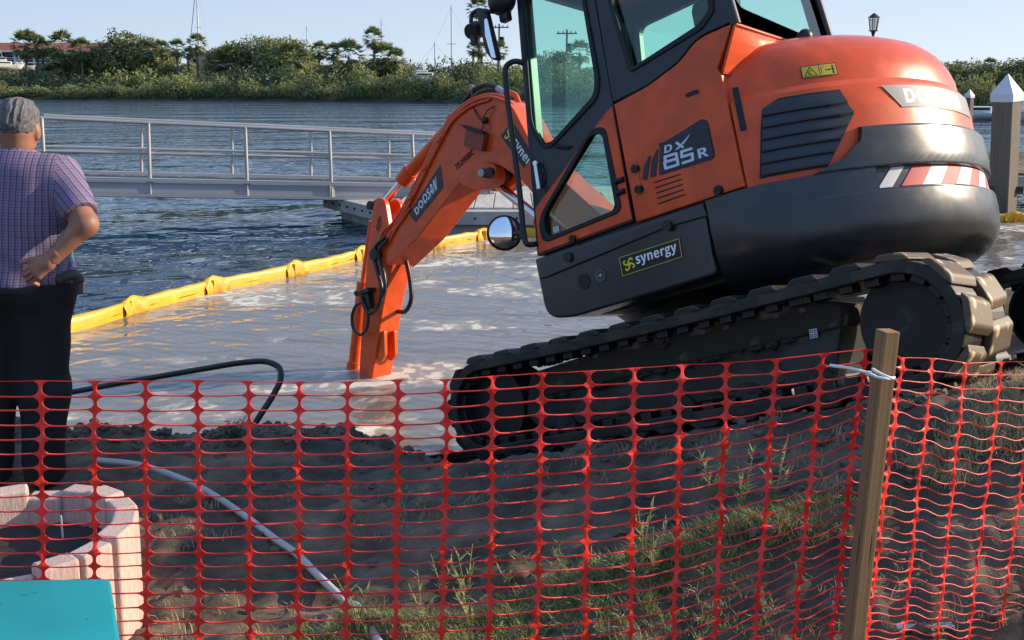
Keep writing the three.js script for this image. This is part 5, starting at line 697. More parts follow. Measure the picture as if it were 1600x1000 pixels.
/* ------------------------------------------------ grass, straw, weeds */
function bladeTuft(seed, n, h, spread, w) {
  const r = rng(seed), p = [], c = [], ix = [];
  for (let i = 0; i < n; i++) { const a = r() * 6.28, l = h * (0.5 + 0.6 * r()), bx = (r() - 0.5) * spread, bz = (r() - 0.5) * spread, bend = l * (0.25 + 0.7 * r()), dx = Math.cos(a), dz = Math.sin(a), px = -dz * w, pz = dx * w, k = p.length / 3, t = 0.75 + 0.5 * r();
    for (const [s, ww] of [[0, 1], [0.55, 0.8], [1, 0.1]]) { const y = l * s * (1 - 0.25 * s), o = bend * s * s; p.push(bx + dx * o - px * ww, y, bz + dz * o - pz * ww, bx + dx * o + px * ww, y, bz + dz * o + pz * ww); for (let q = 0; q < 2; q++) c.push(t, t, t); }
    ix.push(k, k + 1, k + 3, k, k + 3, k + 2, k + 2, k + 3, k + 5, k + 2, k + 5, k + 4); }
  const g = new THREE.BufferGeometry(); g.setAttribute('position', new THREE.Float32BufferAttribute(p, 3)); g.setAttribute('color', new THREE.Float32BufferAttribute(c, 3)); g.setAttribute('uv', new THREE.Float32BufferAttribute(new Float32Array(p.length / 3 * 2), 2)); g.setIndex(ix); g.computeVertexNormals(); return g;
}
function scatter(name, label, cat, geos, m, place, n, seed) {
  const o = thing(name, label, cat); o.userData.kind = 'stuff'; const r = rng(seed), q = new THREE.Quaternion(), e = new THREE.Euler();
  for (const g of geos) { const l = []; let guard = 0; while (l.length < n && guard++ < n * 30) { const s = place(r); if (!s) continue; l.push(new THREE.Matrix4().compose(new V3(s[0], groundY(s[0], s[1]) - 0.004 + (s[3] || 0), s[1]), q.setFromEuler(e.set((r() - 0.5) * 0.5, r() * 6.28, (r() - 0.5) * 0.5)).clone(), new V3(s[2], s[2], s[2]))); }
    const im = new THREE.InstancedMesh(g, m, l.length); l.forEach((k, i) => im.setMatrixAt(i, k)); im.castShadow = im.receiveShadow = true; im.name = 'blades'; im.userData.kind = 'stuff'; o.add(im); }
}
const leafMat = (r, g, b, tr = 0) => tr ? phys(r, g, b, 0.9, { vertexColors: true, transmission: tr, thickness: 0 }) : mat(r, g, b, 0.75, { vertexColors: true });
const grassAt = (x, z) => 0.9 * fbm(x * 1.6, z * 1.6, 4) + 0.9 * Math.exp(-((lineDist(RIDGE, x, z) / 0.16) ** 2)) + 0.30 * sstep(-3.5, -3.0, z) - 0.22;
scatter('grass', 'short weedy green grass in the churned soil along the net', 'grass', [0, 1, 2].map((k) => bladeTuft(20 + k, 9, 0.075, 0.05, 0.0022)), leafMat(0.26, 0.27, 0.07, 0.45), (r) => { const x = -1.2 + 3.6 * r(), z = -3.95 + 1.4 * r(); return grassAt(x, z) > 0.12 + 0.35 * r() ? [x, z, 0.35 + 0.45 * r()] : 0; }, 330, 61);
scatter('sunny_grass', 'yellow green grass tufts along the low turf ridge', 'grass', [0, 1, 2].map((k) => bladeTuft(30 + k, 10, 0.08, 0.06, 0.0021)), leafMat(0.26, 0.27, 0.07, 0.45), (r) => { const k = r() * (RIDGE.length - 1), i = Math.floor(k), q = RIDGE[i].clone().lerp(RIDGE[i + 1], k - i), x = q.x + (r() - 0.5) * 0.22, z = q.z + (r() - 0.5) * 0.26; return fbm(x * 3 + 2, z * 3, 3) > -0.12 ? [x, z, 0.4 + 0.55 * r()] : 0; }, 280, 66);
scatter('dry_straw', 'pale dry grass and straw strewn on the mound beside the track', 'straw', [0, 1].map((k) => bladeTuft(40 + k, 10, 0.085, 0.09, 0.0019)), leafMat(0.50, 0.38, 0.20, 0.3), (r) => { const t = r(); let x, z; if (t < 0.6) { const k = r() * (RIDGE2.length - 1), i = Math.floor(k), q = RIDGE2[i].clone().lerp(RIDGE2[i + 1], k - i); x = q.x + (r() - 0.5) * 0.3; z = q.z + (r() - 0.5) * 0.24; } else if (t < 0.75) { x = 1.9 + 1.2 * r(); z = -5.5 + 1.3 * r(); } else { x = -1.5 + 4 * r(); z = -4.6 + 1.8 * r(); } return fbm(x * 2.4 + 7, z * 2.4, 3) > 0.05 ? [x, z, 0.3 + 0.55 * r()] : 0; }, 700, 62);
{ // taller weeds with seed heads, one by one
  const wm = leafMat(0.28, 0.27, 0.08, 0.4), dm = leafMat(0.05, 0.06, 0.03), r = rng(63);
  const weed = (seed, h) => { const q = rng(seed), g = []; for (let s = 0; s < 4; s++) { const a = q() * 6.28, l = h * (0.6 + 0.5 * q()), e = [Math.cos(a) * l * 0.35, l, Math.sin(a) * l * 0.35]; g.push(tube([[0, 0, 0], [e[0] * 0.35, l * 0.5, e[2] * 0.35], e], 0.0017, 8, 5)); for (let k = 0; k < 9; k++) { const t = 0.3 + 0.7 * k / 9, b = q() * 6.28, L = 0.03 + 0.02 * q(), o = [e[0] * t * t, l * t, e[2] * t * t], g2 = new THREE.BufferGeometry(); const dx = Math.cos(b), dz = Math.sin(b); g2.setAttribute('position', new THREE.Float32BufferAttribute([o[0] - dz * 0.004, o[1], o[2] + dx * 0.004, o[0] + dx * L, o[1] + 0.02, o[2] + dz * L, o[0] + dz * 0.004, o[1] + 0.003, o[2] - dx * 0.004], 3)); g2.computeVertexNormals(); g.push(g2); } } const m = merge(g); if (!m.attributes.color) m.setAttribute('color', new THREE.Float32BufferAttribute(new Float32Array(m.attributes.position.count * 3).fill(1), 3)); return m; };
  const spots = [[880, 905], [792, 925], [728, 955], [735, 990], [660, 985], [690, 940], [1004, 880], [1020, 905], [1110, 780], [1132, 790], [560, 990], [845, 940], [925, 910], [1160, 815], [1210, 800]];
  const protos = [0, 1, 2].map((k) => weed(70 + k, 0.20));
  const where = ['in front of the muddy slope', 'left of the grass strip', 'beside the pipe end', 'at the bottom edge', 'near the pipe', 'behind the pipe end', 'in the lit grass strip', 'right in the lit grass strip', 'by the mound', 'on the mound edge', 'beside the grey pipe bottom', 'amid the grass strip', 'in the middle of the grass', 'under the track mound', 'on the straw mound'];
  spots.forEach(([x, y], k) => { const p = gpt(x, y, 0, 0.5), o = thing('weed', `thin seeding weed standing ${where[k]}`, 'weed', p.toArray()); o.rotation.y = r() * 6; o.scale.setScalar(0.7 + 0.5 * r()); part('stem', protos[k % 3], wm, o); });
  const p = gpt(372, 695, 0, 0.4), o = thing('leafy_sprig', 'small dark leafy sprig growing by the foot of the black hose', 'weed', p.toArray()); o.scale.setScalar(1.0); const s = part('stem', weed(91, 0.17), dm, o); const s2 = part('stem', weed(92, 0.13), dm, o); s2.rotation.z = 0.5; const s3 = part('stem', weed(93, 0.12), dm, o); s3.rotation.z = 0.9;
}

/* ------------------------------------------------ plants */
function leafCloud(seed, blobs, n, size, tone) {
  // many small leaf faces through the shells of several uneven blobs; blobs: [x, y, z, rx, ry, rz]
  const r = rng(seed), p = [], c = [], tot = blobs.reduce((a, b) => a + b[3] * b[4], 0), a = new V3(), b = new V3(), d = new V3();
  for (const bl of blobs) {
    const m = Math.round(n * bl[3] * bl[4] / tot), bt = 0.8 + 0.4 * r();
    for (let i = 0; i < m; i++) {
      const u = r() * 2 - 1, th = r() * 6.283, s = Math.sqrt(1 - u * u); d.set(s * Math.cos(th), u, s * Math.sin(th));
      const lump = 1 + 0.32 * vnoise(d.x * 2.6 + seed, d.y * 2.6 + d.z * 1.9) + 0.16 * vnoise(d.x * 6, d.z * 6 + d.y * 5), q = (0.45 + 0.55 * Math.pow(r(), 0.45)) * lump;
      const x = bl[0] + d.x * bl[3] * q, y = bl[1] + d.y * bl[4] * q, z = bl[2] + d.z * bl[5] * q;
      if (y < 0.02) continue;
      const sz = size * (0.6 + 0.8 * r());
      a.set(r() - 0.5 + d.x * 0.2, r() - 0.5 - 0.2, r() - 0.5).normalize(); b.set(r() - 0.5, r() - 0.5 + 0.5, r() - 0.5 + d.z * 0.4).cross(a).normalize();
      const w = sz * 0.42; p.push(x - a.x * sz, y - a.y * sz, z - a.z * sz, x + b.x * w, y + b.y * w, z + b.z * w, x + a.x * sz, y + a.y * sz, z + a.z * sz, x - a.x * sz, y - a.y * sz, z - a.z * sz, x + a.x * sz, y + a.y * sz, z + a.z * sz, x - b.x * w, y - b.y * w, z - b.z * w);
      const t = bt * (0.7 + 0.6 * r()), yel = tone * r(); for (let k = 0; k < 6; k++) c.push(t * (1 + 0.5 * yel), t * (1 + 0.2 * yel), t);
    }
  }
  const g = new THREE.BufferGeometry(); g.setAttribute('position', new THREE.Float32BufferAttribute(p, 3)); g.setAttribute('color', new THREE.Float32BufferAttribute(c, 3)); g.setAttribute('uv', new THREE.Float32BufferAttribute(new Float32Array(p.length / 3 * 2), 2)); g.computeVertexNormals(); return g;
}
const LF = { mang: leafMat(0.15, 0.19, 0.062, 0.35), mang2: leafMat(0.18, 0.225, 0.065, 0.35), dark: leafMat(0.12, 0.15, 0.055, 0.3), palm: leafMat(0.15, 0.18, 0.06, 0.3), brown: leafMat(0.17, 0.13, 0.07), bark: mat(0.22, 0.185, 0.14, 0.9, { map: rep(gritTex, 1) }) };
// bushes one unit high, about 1.3 wide
const bushG = [0, 1, 2, 3, 4].map((k) => { const r = rng(200 + k), bl = []; for (let i = 0; i < 9; i++) bl.push([(r() - 0.5) * 1.15, 0.22 + 0.5 * r(), (r() - 0.5) * 0.7, 0.20 + 0.2 * r(), 0.18 + 0.18 * r(), 0.25 + 0.15 * r()]); bl.push([0, 0.3, 0, 0.6, 0.32, 0.4]); return leafCloud(300 + k, bl, 1500, 0.050, 0.8); });
const stemsG = [0, 1].map((k) => { const r = rng(220 + k); return merge([...Array(7)].map(() => bar([(r() - 0.5) * 0.5, 0, (r() - 0.5) * 0.3], [(r() - 0.5) * 1.0, 0.65, (r() - 0.5) * 0.5], 0.012, 5, 0.006))); });
// broadleaf crowns one unit high standing on a trunk
const treeG = [0, 1, 2, 3].map((k) => { const r = rng(240 + k), bl = []; for (let i = 0; i < 16; i++) { const a = r() * 6.28, q = 0.36 * Math.sqrt(r()); bl.push([q * Math.cos(a), 0.42 + 0.44 * r() * (1 - q), q * Math.sin(a), 0.15 + 0.10 * r(), 0.12 + 0.08 * r(), 0.15 + 0.10 * r()]); } return leafCloud(320 + k, bl, 4200, 0.027, 0.7); });
const trunkG = [0, 1].map((k) => { const r = rng(260 + k), g = [bar([0, 0, 0], [0.01, 0.45, 0], 0.035, 8, 0.022)]; for (let i = 0; i < 6; i++) { const a = i + r(); g.push(bar([0.008, 0.28 + 0.06 * r(), 0], [0.28 * Math.cos(a), 0.6 + 0.16 * r(), 0.28 * Math.sin(a)], 0.016, 6, 0.005)); } return merge(g); });
// fan palm crowns: radius about one unit about the origin
const palmG = [0, 1, 2].map((k) => {
  const r = rng(280 + k), p = [], c = [], P = (v, t) => { p.push(v.x, v.y, v.z); c.push(t, t, t * 0.95); };
  for (let f = 0; f < 36; f++) {
    const az = f * 2.399 + r() * 0.4, el = lerp(1.45, -1.0, f / 36) + (r() - 0.5) * 0.3, D = new V3(Math.cos(az) * Math.cos(el), Math.sin(el), Math.sin(az) * Math.cos(el)), L = 0.50 + 0.14 * r(), S = D.clone().cross(new V3(0.01, 1, 0.02)).normalize(), U = S.clone().cross(D), o = D.clone().multiplyScalar(L), t = 0.7 + 0.6 * r();
    const q = S.clone().multiplyScalar(0.012); P(new V3().sub(q), t); P(o.clone().add(q), t); P(o.clone().sub(q), t);
    for (let b = 0; b < 13; b++) { const th = lerp(-1.5, 1.5, b / 12), l = 0.50 * (0.75 + 0.25 * Math.cos(th)) * (0.85 + 0.3 * r()), e = o.clone().addScaledVector(D, l * Math.cos(th) * 0.95).addScaledVector(S, l * Math.sin(th)).addScaledVector(U, -0.05 - 0.10 * r()); e.y -= 0.02 + 0.06 * r(); const m = o.clone().lerp(e, 0.5), n = S.clone().multiplyScalar(Math.cos(th)).addScaledVector(D, -Math.sin(th)).multiplyScalar(0.046); m.addScaledVector(U, 0.03); P(o, t); P(m.clone().add(n), t); P(m.clone().sub(n), t); P(m.clone().add(n), t); P(e, t * 1.1); P(m.clone().sub(n), t); }
  }
  const g = new THREE.BufferGeometry(); g.setAttribute('position', new THREE.Float32BufferAttribute(p, 3)); g.setAttribute('color', new THREE.Float32BufferAttribute(c, 3)); g.setAttribute('uv', new THREE.Float32BufferAttribute(new Float32Array(p.length / 3 * 2), 2)); g.computeVertexNormals(); return g;
});
const skirtG = (() => { const r = rng(290), p = [], c = []; for (let i = 0; i < 60; i++) { const a = r() * 6.28, R = 0.10 + 0.16 * r(), y0 = -0.05 - 0.1 * r(), y1 = y0 - 0.35 - 0.4 * r(), t = 0.7 + 0.6 * r(); p.push(0.06 * Math.cos(a), y0, 0.06 * Math.sin(a), R * Math.cos(a + 0.25), y1, R * Math.sin(a + 0.25), R * Math.cos(a - 0.25), y1 + 0.08, R * Math.sin(a - 0.25)); for (let k = 0; k < 3; k++) c.push(t, t, t); } const g = new THREE.BufferGeometry(); g.setAttribute('position', new THREE.Float32BufferAttribute(p, 3)); g.setAttribute('color', new THREE.Float32BufferAttribute(c, 3)); g.setAttribute('uv', new THREE.Float32BufferAttribute(new Float32Array(p.length / 3 * 2), 2)); g.computeVertexNormals(); return g; })();
const ptrunkG = new THREE.CylinderGeometry(0.8, 1.15, 1, 9, 6).translate(0, 0.5, 0);
const rT = rng(500);
const bankY = 0.5;
function bush(px, topPy, depth, wpx, label, m = LF.mang, k = (rT() * 5) | 0, group) {
  const top = at(px, topPy, depth), H = top.y - 0.1, W = wpx / F * depth, o = thing('mangrove_bush', label, 'bush', [top.x, 0.1, top.z], group), s = part('stems', stemsG[k % 2], LF.bark, o), f = part('foliage', bushG[k], m, o);
  for (const q of [s, f]) { q.scale.set(W / 1.35, H / 0.86, Math.max(W, 3) / 1.35); q.rotation.y = rT() * 0.9 - 0.45; } return o;
}
function tree(px, topPy, depth, wpx, label, m = LF.dark, k = (rT() * 4) | 0, name = 'broadleaf_tree') {
  const top = at(px, topPy, depth), H = top.y - bankY, W = wpx * 1.45 / F * depth, o = thing(name, label, 'tree', [top.x, bankY, top.z]), t = part('trunk', trunkG[k % 2], LF.bark, o), c = part('crown', treeG[k], m, o);
  t.scale.set(H * 1.1, H, H * 1.1); c.scale.set(W / 0.95, H / 0.98, W / 0.95); c.rotation.y = rT() * 6; return o;
}
function palm(px, topPy, depth, rpx, label, skirt = true, m = LF.palm) {
  const top = at(px, topPy, depth), R = rpx * 1.6 / F * depth, H = top.y - bankY - R * 0.72, k = (rT() * 3) | 0, o = thing('fan_palm', label, 'palm', [top.x, bankY, top.z]);
  const t = part('trunk', ptrunkG, LF.bark, o); t.scale.set(0.17 * (0.8 + R * 0.16), H, 0.17 * (0.8 + R * 0.16)); t.rotation.z = (rT() - 0.5) * 0.05;
  const c = part('crown', palmG[k], m, o); c.position.y = H; c.scale.setScalar(R); c.rotation.y = rT() * 6; if (skirt) { const s = part('dead_fronds', skirtG, LF.brown, c); } return o;
}
const Dx = (px) => { let z = 100; for (let i = 0; i < 6; i++) z = -shoreZ((px - 800) / F * z); return z; };
const ORD = ['first', 'second', 'third', 'fourth', 'fifth', 'sixth', 'seventh', 'eighth', 'ninth', 'tenth', 'eleventh', 'twelfth', 'thirteenth', 'fourteenth', 'fifteenth', 'sixteenth', 'seventeenth', 'eighteenth', 'nineteenth', 'twentieth', 'twenty first', 'twenty second', 'twenty third', 'twenty fourth', 'twenty fifth', 'twenty sixth', 'twenty seventh', 'twenty eighth', 'twenty ninth', 'thirtieth', 'thirty first', 'thirty second', 'thirty third', 'thirty fourth', 'thirty fifth', 'thirty sixth'];
{ // bushes at the far waterline, left to right, then the rows behind them
  let k = 0; for (let px = -70; px < 960; px += 27 + 9 * rT()) { const big = vnoise(px * 0.021, 4), top = 133 - 9 * big - 12 * rT() - (px > 560 && px < 690 ? 9 : 0); bush(px, top, Dx(px) + 1.5, 46 + 16 * rT(), `low yellow green mangrove bush at the far waterline, ${ORD[k]} from the left`, rT() < 0.6 ? LF.mang : LF.mang2, undefined, 'mangrove bushes along the far waterline'); k++; }
  k = 0; for (let px = -60; px < 960; px += 40 + 16 * rT()) { const top = 113 - 8 * vnoise(px * 0.03, 9) - 10 * rT() + (px > 640 && px < 710 ? 9 : 0) + (px < 60 ? 6 : 0); bush(px, top, Dx(px) + 7, 66 + 20 * rT(), `taller darker bush behind the waterline mangroves, ${ORD[k]} from the left`, rT() < 0.5 ? LF.mang2 : LF.dark, undefined, 'bushes behind the waterline mangroves'); k++; }
}
for (const [px, top, w, label, m, k] of [
  [165, 58, 62, 'dark oak at the left end of the tall tree clump', LF.dark, 0], [205, 42, 82, 'tallest dark round oak of the left tree clump', LF.dark, 1], [238, 60, 52, 'small oak at the right end of the left clump', LF.mang2, 2], [270, 84, 60, 'bright green round tree beside the cream building', LF.mang2, 3],
  [372, 58, 62, 'dark oak right of the tall sailboat mast', LF.dark, 2], [408, 49, 74, 'broad olive oak in the middle of the centre clump', LF.mang2, 0], [446, 53, 72, 'wide olive oak at the right of the centre clump', LF.mang2, 1], [575, 82, 66, 'dark tree under the tall fan palm', LF.dark, 3], [612, 88, 58, 'dark bushy tree right of the tall fan palm', LF.dark, 0],
  [150, 72, 50, 'dark oak at the left shoulder of the tall clump', LF.mang2, 3], [190, 62, 56, 'olive oak in the heart of the left clump', LF.mang2, 2], [345, 70, 44, 'small olive tree at the left shoulder of the centre clump', LF.mang2, 1], [428, 58, 60, 'dark oak between the two wide olive oaks', LF.dark, 3], [468, 72, 40, 'olive tree at the right shoulder of the centre clump', LF.mang2, 0], [540, 90, 54, 'dark tree beneath the large dark fan palm', LF.dark, 2], [640, 96, 44, 'green tree left of the white motor yacht', LF.mang2, 3], [20, 104, 60, 'dark low tree under the leftmost palms', LF.dark, 1], [120, 100, 56, 'yellow green tree before the pale boat shed', LF.mang, 0],
  [80, 84, 56, 'dark shrub tree before the red roofed building', LF.dark, 2], [742, 92, 66, 'dark tree under the thin tall palms', LF.dark, 1], [790, 98, 60, 'bushy tree beneath the utility pole', LF.mang2, 2], [862, 68, 62, 'tall dark tree seen through the cab door window', LF.dark, 3], [930, 100, 70, 'green tree under the palm seen through the cab', LF.mang2, 0], [980, 106, 70, 'rounded tree seen through the cab side window', LF.mang2, 1], [1060, 112, 80, 'low tree mostly hidden by the cab side panel', LF.dark, 2],
]) tree(px, top, Dx(px) + 16, w, label, m, k);
for (const [px, top, r, label, sk] of [
  [38, 50, 17, 'leftmost fan palm over the red roof'], [57, 57, 14, 'fan palm close behind the leftmost palm'], [66, 64, 8, 'tiny fan palm right of the leftmost pair'], [95, 52, 18, 'fan palm with pale trunk right of the red roof'], [126, 62, 13, 'fan palm at the left edge of the oak clump'], [82, 78, 17, 'low dark fan palm beneath the red roof line'], [182, 62, 12, 'fan palm trunk in front of the oak clump'], [228, 64, 13, 'yellowish fan palm at the right of the oak clump'], [252, 64, 10, 'small fan palm just right of the oak clump'], [276, 63, 11, 'slender lone fan palm left of the sailboat stay'], [307, 55, 12, 'slender fan palm standing before the tall mast'], [294, 76, 7, 'tiny fan palm at the foot of the tall mast'],
  [356, 74, 21, 'broad low fan palm near the water left of the centre clump'], [455, 70, 20, 'fan palm under the right end of the centre clump'], [499, 67, 11, 'left palm of the pair by the orange building'], [520, 69, 11, 'right palm of the pair by the orange building'], [545, 66, 19, 'large dark fan palm right of the orange building'], [583, 45, 13, 'tall fan palm rising above the bushes'], [600, 70, 17, 'bushy fan palm below the tall one'], [618, 78, 13, 'fan palm at the right slope of the bushes'],
  [747, -2, 13, 'tall slender palm whose crown is beside the work lamp'], [741, 66, 9, 'palm behind the tall mirror, dark crown'], [752, 68, 9, 'second palm behind the tall mirror'], [780, 66, 11, 'palm between the tall mirror and the cab'], [906, 66, 14, 'fan palm seen through the cab door window'],
]) palm(px, top, Dx(px) + 13, r, label + (label.includes('palm') ? '' : ' palm'));
{ // right hand shore
  const L = ['behind the hood', 'left of the large piling', 'over the small piling', 'beside the large piling cap', 'right of the large piling', 'at the right picture edge'];
  [[1470, 92, 70], [1502, 90, 70], [1532, 94, 66], [1560, 90, 74], [1592, 86, 70], [1628, 88, 80]].forEach(([px, top, w], k) => tree(px, top, 84 + 7 * (k % 2), w, `dark green tree on the right shore ${L[k]}`, k % 2 ? LF.mang2 : LF.dark, k % 4));
  [[1490, 124, 50], [1516, 126, 46], [1545, 120, 56], [1590, 124, 60], [1630, 122, 60]].forEach(([px, top, w], k) => bush(px, top, 77, w, `rounded shore bush ${['left of the small piling', 'just behind the small piling', 'left of the large piling', 'above the moored boat at right', 'at the right edge of the shore'][k]}`, LF.mang2, k));
  [[1483, 108, 13], [1548, 92, 9]].forEach(([px, top, r], k) => palm(px, top, 82, r, k ? 'small palm over the right shore trees' : 'low palm beside the hood on the right shore'));
  tree(1303, 56, 96, 26, 'tip of a tree showing between cab and hood', LF.dark, 1);
}
{ // far wood closing the gaps, too even to pick apart
  const r = rng(600), bl = []; for (let i = 0; i < 150; i++) { const x = -170 + 330 * (i / 150) + 4 * r(), h = 4.6 + 2.6 * fbm(x * 0.03, 3, 3) + r() * 1.2; bl.push([x, h * 0.5, -250 + 12 * r(), 3.4, h * 0.5, 3]); }
  const o = part('far_wood', leafCloud(601, bl, 16000, 0.5, 0.4), LF.dark, scene); tag(o, 'distant dark line of woodland along the horizon', 'woodland', null, 'stuff');
}

{ // unseen bushes added right of the view to shade the near ground
  const names = ['nearest the river', 'in the middle of the row', 'farthest from the river'];
  [[4.5, -3.15, 1.55], [4.6, -2.35, 1.5], [4.5, -1.55, 1.55]].forEach(([x, z, h], k) => { const o = thing('added_shade_bush', `dense unseen bush added right of the view for shade, ${names[k]}`, 'bush', [x, 0.55, z]), f = part('foliage', bushG[k], LF.mang2, o), s = part('stems', stemsG[k % 2], LF.bark, o); for (const q of [f, s]) { q.scale.set(1.1, h / 0.86, 1.0); q.rotation.y = 1.4; } });
}
/* ------------------------------------------------ far buildings, boats, poles */
const wall = (r, g, b) => mat(r, g, b, 0.85, { map: rep(gritTex, 0.4) });
{ // long two storey building with a red roof
  const d = 176, S = d / F, A = at(-60, 118, d), o = thing('red_roofed_building', 'long two storey building with red tiled roof and white balconies at far left', 'building', [A.x, 0.8, A.z]);
  const W = 235 * S, yTop = at(0, 80, d).y - 0.8, y2 = at(0, 92, d).y - 0.8; 
  part('wall', box(W, yTop, 6, W / 2, yTop / 2, -4, 0.05), wall(0.20, 0.18, 0.17), o);
  const rf = part('roof', new THREE.ExtrudeGeometry(new THREE.Shape([[-4.6, 0], [4.6, 0], [0, 1.55]].map((p) => new THREE.Vector2(...p))), { depth: W + 1, bevelEnabled: false }).rotateY(Math.PI / 2).translate(-0.5, yTop - 0.1, -3.4), mat(0.34, 0.10, 0.065, 0.85, { map: rep(gritTex, 0.5) }), o);
  part('fascia', box(W + 1, 0.28, 0.2, W / 2, yTop - 0.05, 1.15, 0.02), M.white, o);
  part('balcony_slab', box(W, 0.22, 2.2, W / 2, y2 - 0.6, 0, 0.02), M.white, o);
  part('balcony_rail', [box(W, 0.1, 0.08, W / 2, y2 + 0.15, 1, 0.01), box(W, 0.07, 0.06, W / 2, y2 - 0.15, 1, 0.01)], M.white, o);
  for (let k = 0; k < 9; k++) { part('post', box(0.22, yTop, 0.22, k * W / 8, yTop / 2, 1, 0.02), M.white, o); if (k < 8) { const w = part('window', box(1.5, 1.3, 0.1, (k + 0.5) * W / 8, yTop - 1.15, -0.96, 0.02), M.white, o); part('pane', box(1.3, 1.1, 0.06, (k + 0.5) * W / 8, yTop - 1.15, -0.92, 0), M.black, w); } }
}
{
  const d = 158, S = d / F, A = at(104, 122, d), o = thing('boat_shed', 'long low pale grey boat shed behind the left palms', 'shed', [A.x, 0.8, A.z]), W = 78 * S, H = at(0, 93, d).y - 0.8;
  part('wall', box(W, H, 5, W / 2, H / 2, -2.5, 0.03), wall(0.50, 0.54, 0.60), o); part('roof', box(W + 0.6, 0.25, 5.8, W / 2, H + 0.12, -2.5, 0.03), M.white, o); for (let k = 0; k < 7; k++) part('wall_panel', box(W / 7 - 0.12, H - 0.3, 0.06, (k + 0.5) * W / 7, H / 2, 0.03, 0.01), wall(0.46, 0.51, 0.58), o);
}
{
  const d = 165, S = d / F, A = at(295, 112, d), o = thing('cream_building', 'low cream building beside the foot of the tall mast', 'building', [A.x, 0.8, A.z]), W = 44 * S, H = at(0, 85, d).y - 0.8;
  part('wall', box(W, H, 6, W / 2, H / 2, -3, 0.05), wall(0.62, 0.52, 0.34), o); part('roof', new THREE.ExtrudeGeometry(new THREE.Shape([[-0.5, 0], [W + 0.5, 0], [W * 0.7, 0.55], [W * 0.25, 0.55]].map((p) => new THREE.Vector2(...p))), { depth: 7, bevelEnabled: false }).translate(0, H, -6.5), wall(0.34, 0.34, 0.35), o); const w = part('window', box(0.9, 0.9, 0.1, W * 0.25, H - 1, 0.02, 0.02), M.white, o); part('pane', box(0.74, 0.74, 0.08, W * 0.25, H - 1, 0.05, 0), M.black, w);
}
{
  const d = 150, S = d / F, A = at(489, 120, d), o = thing('orange_building', 'small orange brown building between the pair of palms', 'building', [A.x, 0.8, A.z]), W = 32 * S, H = at(0, 104, d).y - 0.8;
  part('wall', box(W, H, 5, W / 2, H / 2, -2.5, 0.04), wall(0.44, 0.20, 0.09), o); part('roof', box(W + 0.8, 0.2, 6, W / 2, H + 0.1, -2.5, 0.03), wall(0.30, 0.33, 0.32), o); part('base_band', box(W + 0.05, 0.4, 0.08, W / 2, 0.3, 0.03, 0.01), M.white, o);
}
function hullGeo(L, B, H) { return grid(24, 10, (u, v) => { const s = u, half = B / 2 * Math.pow(Math.sin(Math.PI * Math.min(1, 0.5 + s * 0.5 + 0.0) ) , 0.6) * (s > 0.98 ? 0.02 : 1), a = (v - 0.5) * Math.PI, k = Math.abs(v - 0.5) * 2; return [L * (s - 0.5) + 0.12 * L * s * k * k, H * (k ** 1.6) * (0.85 + 0.25 * s * s), half * Math.sign(v - 0.5) * Math.min(1, k * 1.25)]; }); }
function sailboat(px, topPy, footPy, depth, label, opt = {}) {
  const foot = at(px, footPy, depth), o = thing('sailboat', label, 'sailboat', [foot.x, 0, foot.z]), H = at(px, topPy, depth).y, L = opt.L ?? 9;
  part('hull', [hullGeo(L, 2.8, 1.4), box(L * 0.86, 0.06, 1.9, 0, 1.18, 0, 0.02)], M.white, o); part('cabin', box(L * 0.38, 0.55, 1.5, 0.2, 1.45, 0, 0.15), opt.cover ?? M.white, o);
  const m = part('mast', bar([0, 1.2, 0], [0, H, 0], opt.r ?? 0.10, 8, 0.07), mat(0.55, 0.55, 0.54, 0.5), o);
  part('stay', [bar([0, H * 0.98, 0], [-L * 0.5, 1.3, 0], opt.st ?? 0.008, 5), bar([0, H * 0.98, 0], [L * 0.5, 1.4, 0], 0.008, 5), bar([-0.5, H * 0.6, 0], [0.5, H * 0.6, 0], 0.03, 5)], M.steel, m);
  part('sail_cover', bar([0.1, 2.2, 0], [-L * 0.4, 2.1, 0], 0.2, 10, 0.12), opt.sail ?? M.white, o); return o;
}
sailboat(312, -30, 104, 172, 'sailboat with the tallest white mast and slanting stay', { r: 0.2, L: 4.6, st: 0.05 });
sailboat(481, 40, 108, 168, 'sailboat mast standing right of the centre oak clump'); sailboat(597, 28, 100, 168, 'sailboat mast rising behind the tall fan palm'); sailboat(630, 82, 108, 168, 'sailboat with short mast right of the bushy palms');
sailboat(680, 66, 118, 128, 'sailboat mast directly right of the white yacht'); sailboat(706, 8, 122, 126, 'sailboat with turquoise sail cover and tall thin mast', { sail: mat(0.01, 0.20, 0.24, 0.7), cover: mat(0.01, 0.16, 0.2, 0.7) });
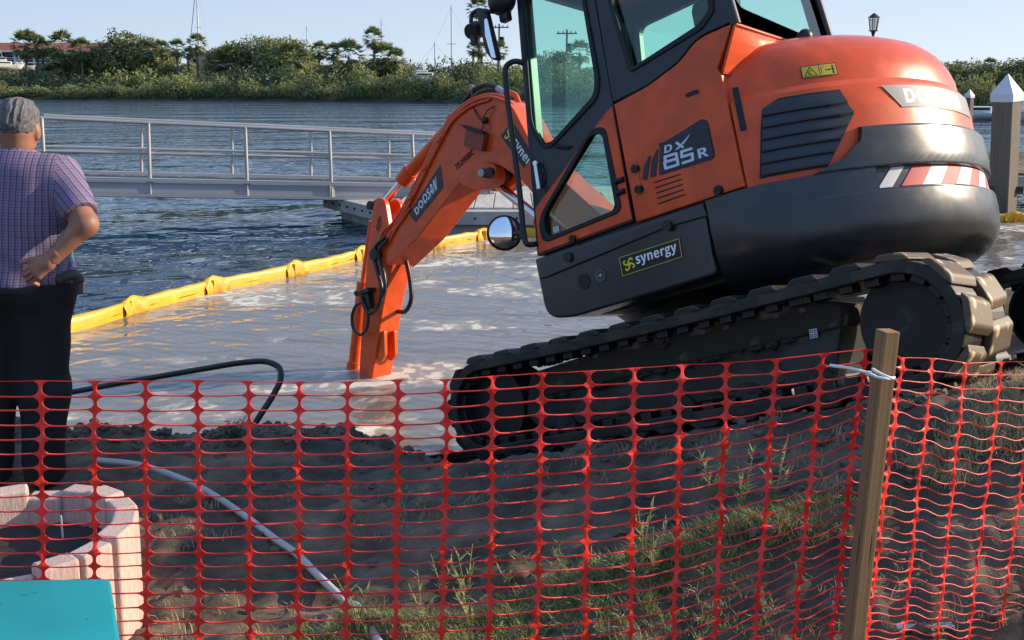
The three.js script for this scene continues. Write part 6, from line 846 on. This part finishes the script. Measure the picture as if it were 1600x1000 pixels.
function motorboat(px, py, depth, wpx, label, turn = 0, name = 'motor_yacht', fly = true) {
  const L = wpx / F * depth, p = at(px, py, depth), o = thing(name, label, 'boat', [p.x, Math.max(0, p.y - 0.35 * L * 0.3), p.z]); o.rotation.y = turn; const s = L / 9;
  part('hull', [hullGeo(9, 3, 1.6), box(8, 0.08, 2.2, -0.3, 1.35, 0, 0.03)].map((g) => g.scale(s, s, s)), M.white, o);
  const c = part('cabin', box(4.2, 1.15, 2.2, -0.3, 1.95, 0, 0.25).scale(s, s, s), M.white, o); part('window', [box(3.4, 0.45, 2.24, -0.3, 2.1, 0, 0.05).scale(s, s, s)], M.black, c);
  if (fly) { const f = part('flybridge', [box(2.6, 0.5, 1.9, -0.8, 2.8, 0, 0.15), beam([-0.2, 2.9, 0], [0.6, 3.7, 0], 1.5, 0.06), box(2.4, 0.08, 2.0, -1.4, 3.75, 0, 0.03), bar([-2.3, 2.9, 0.8], [-2.3, 3.7, 0.8], 0.04), bar([-2.3, 2.9, -0.8], [-2.3, 3.7, -0.8], 0.04)].map((g) => g.scale(s, s, s)), M.white, o); part('antenna', bar([-0.5 * s, 3.7 * s, 0], [-1.2 * s, 6 * s, 0], 0.02, 5), M.white, f); }
  return o;
}
motorboat(664, 124, 127, 60, 'white motor yacht with flybridge among the bushes', 0.25);
motorboat(8, 104, 160, 46, 'white motor yacht at the left picture edge', 0.6); motorboat(34, 105, 162, 34, 'smaller white yacht right of the leftmost yacht', 0.3); motorboat(172, 108, 160, 30, 'white boat at the end of the pale shed', 2.6, 'motor_boat', false);
motorboat(1525, 182, 63, 78, 'moored white motorboat left of the large piling', Math.PI - 0.15, 'motor_boat', false); motorboat(1622, 184, 61, 110, 'moored white boat with dark windows right of the large piling', Math.PI + 0.1, 'motor_boat', false);
motorboat(878, 122, 118, 34, 'white boat seen small through the cab door window', 0.4, 'motor_boat', false);
function pole(px, topPy, footPy, depth, label) { const t = at(px, topPy, depth), o = thing('utility_pole', label, 'utility pole', [t.x, 0.5, t.z]), H = t.y - 0.5; part('pole', bar([0, 0, 0], [0, H, 0], 0.20, 8, 0.12), LF.bark, o); part('cross_arm', [box(2.6, 0.16, 0.16, 0, H - 0.5, 0, 0.02), ...[-1.1, -0.5, 0.5, 1.1].map((x) => cyl(0.06, 0.08, 0.25, 8).translate(x, H - 0.3, 0))], LF.bark, o); part('transformer', cyl(0.3, 0.3, 0.9, 12).translate(0.4, H - 2.2, 0), M.steel, o); }
pole(780, 37, 116, 150, 'wooden utility pole between the tall mirror and the cab'); pole(886, 46, 116, 140, 'wooden utility pole seen through the cab door window');
renderer.render(scene, camera);
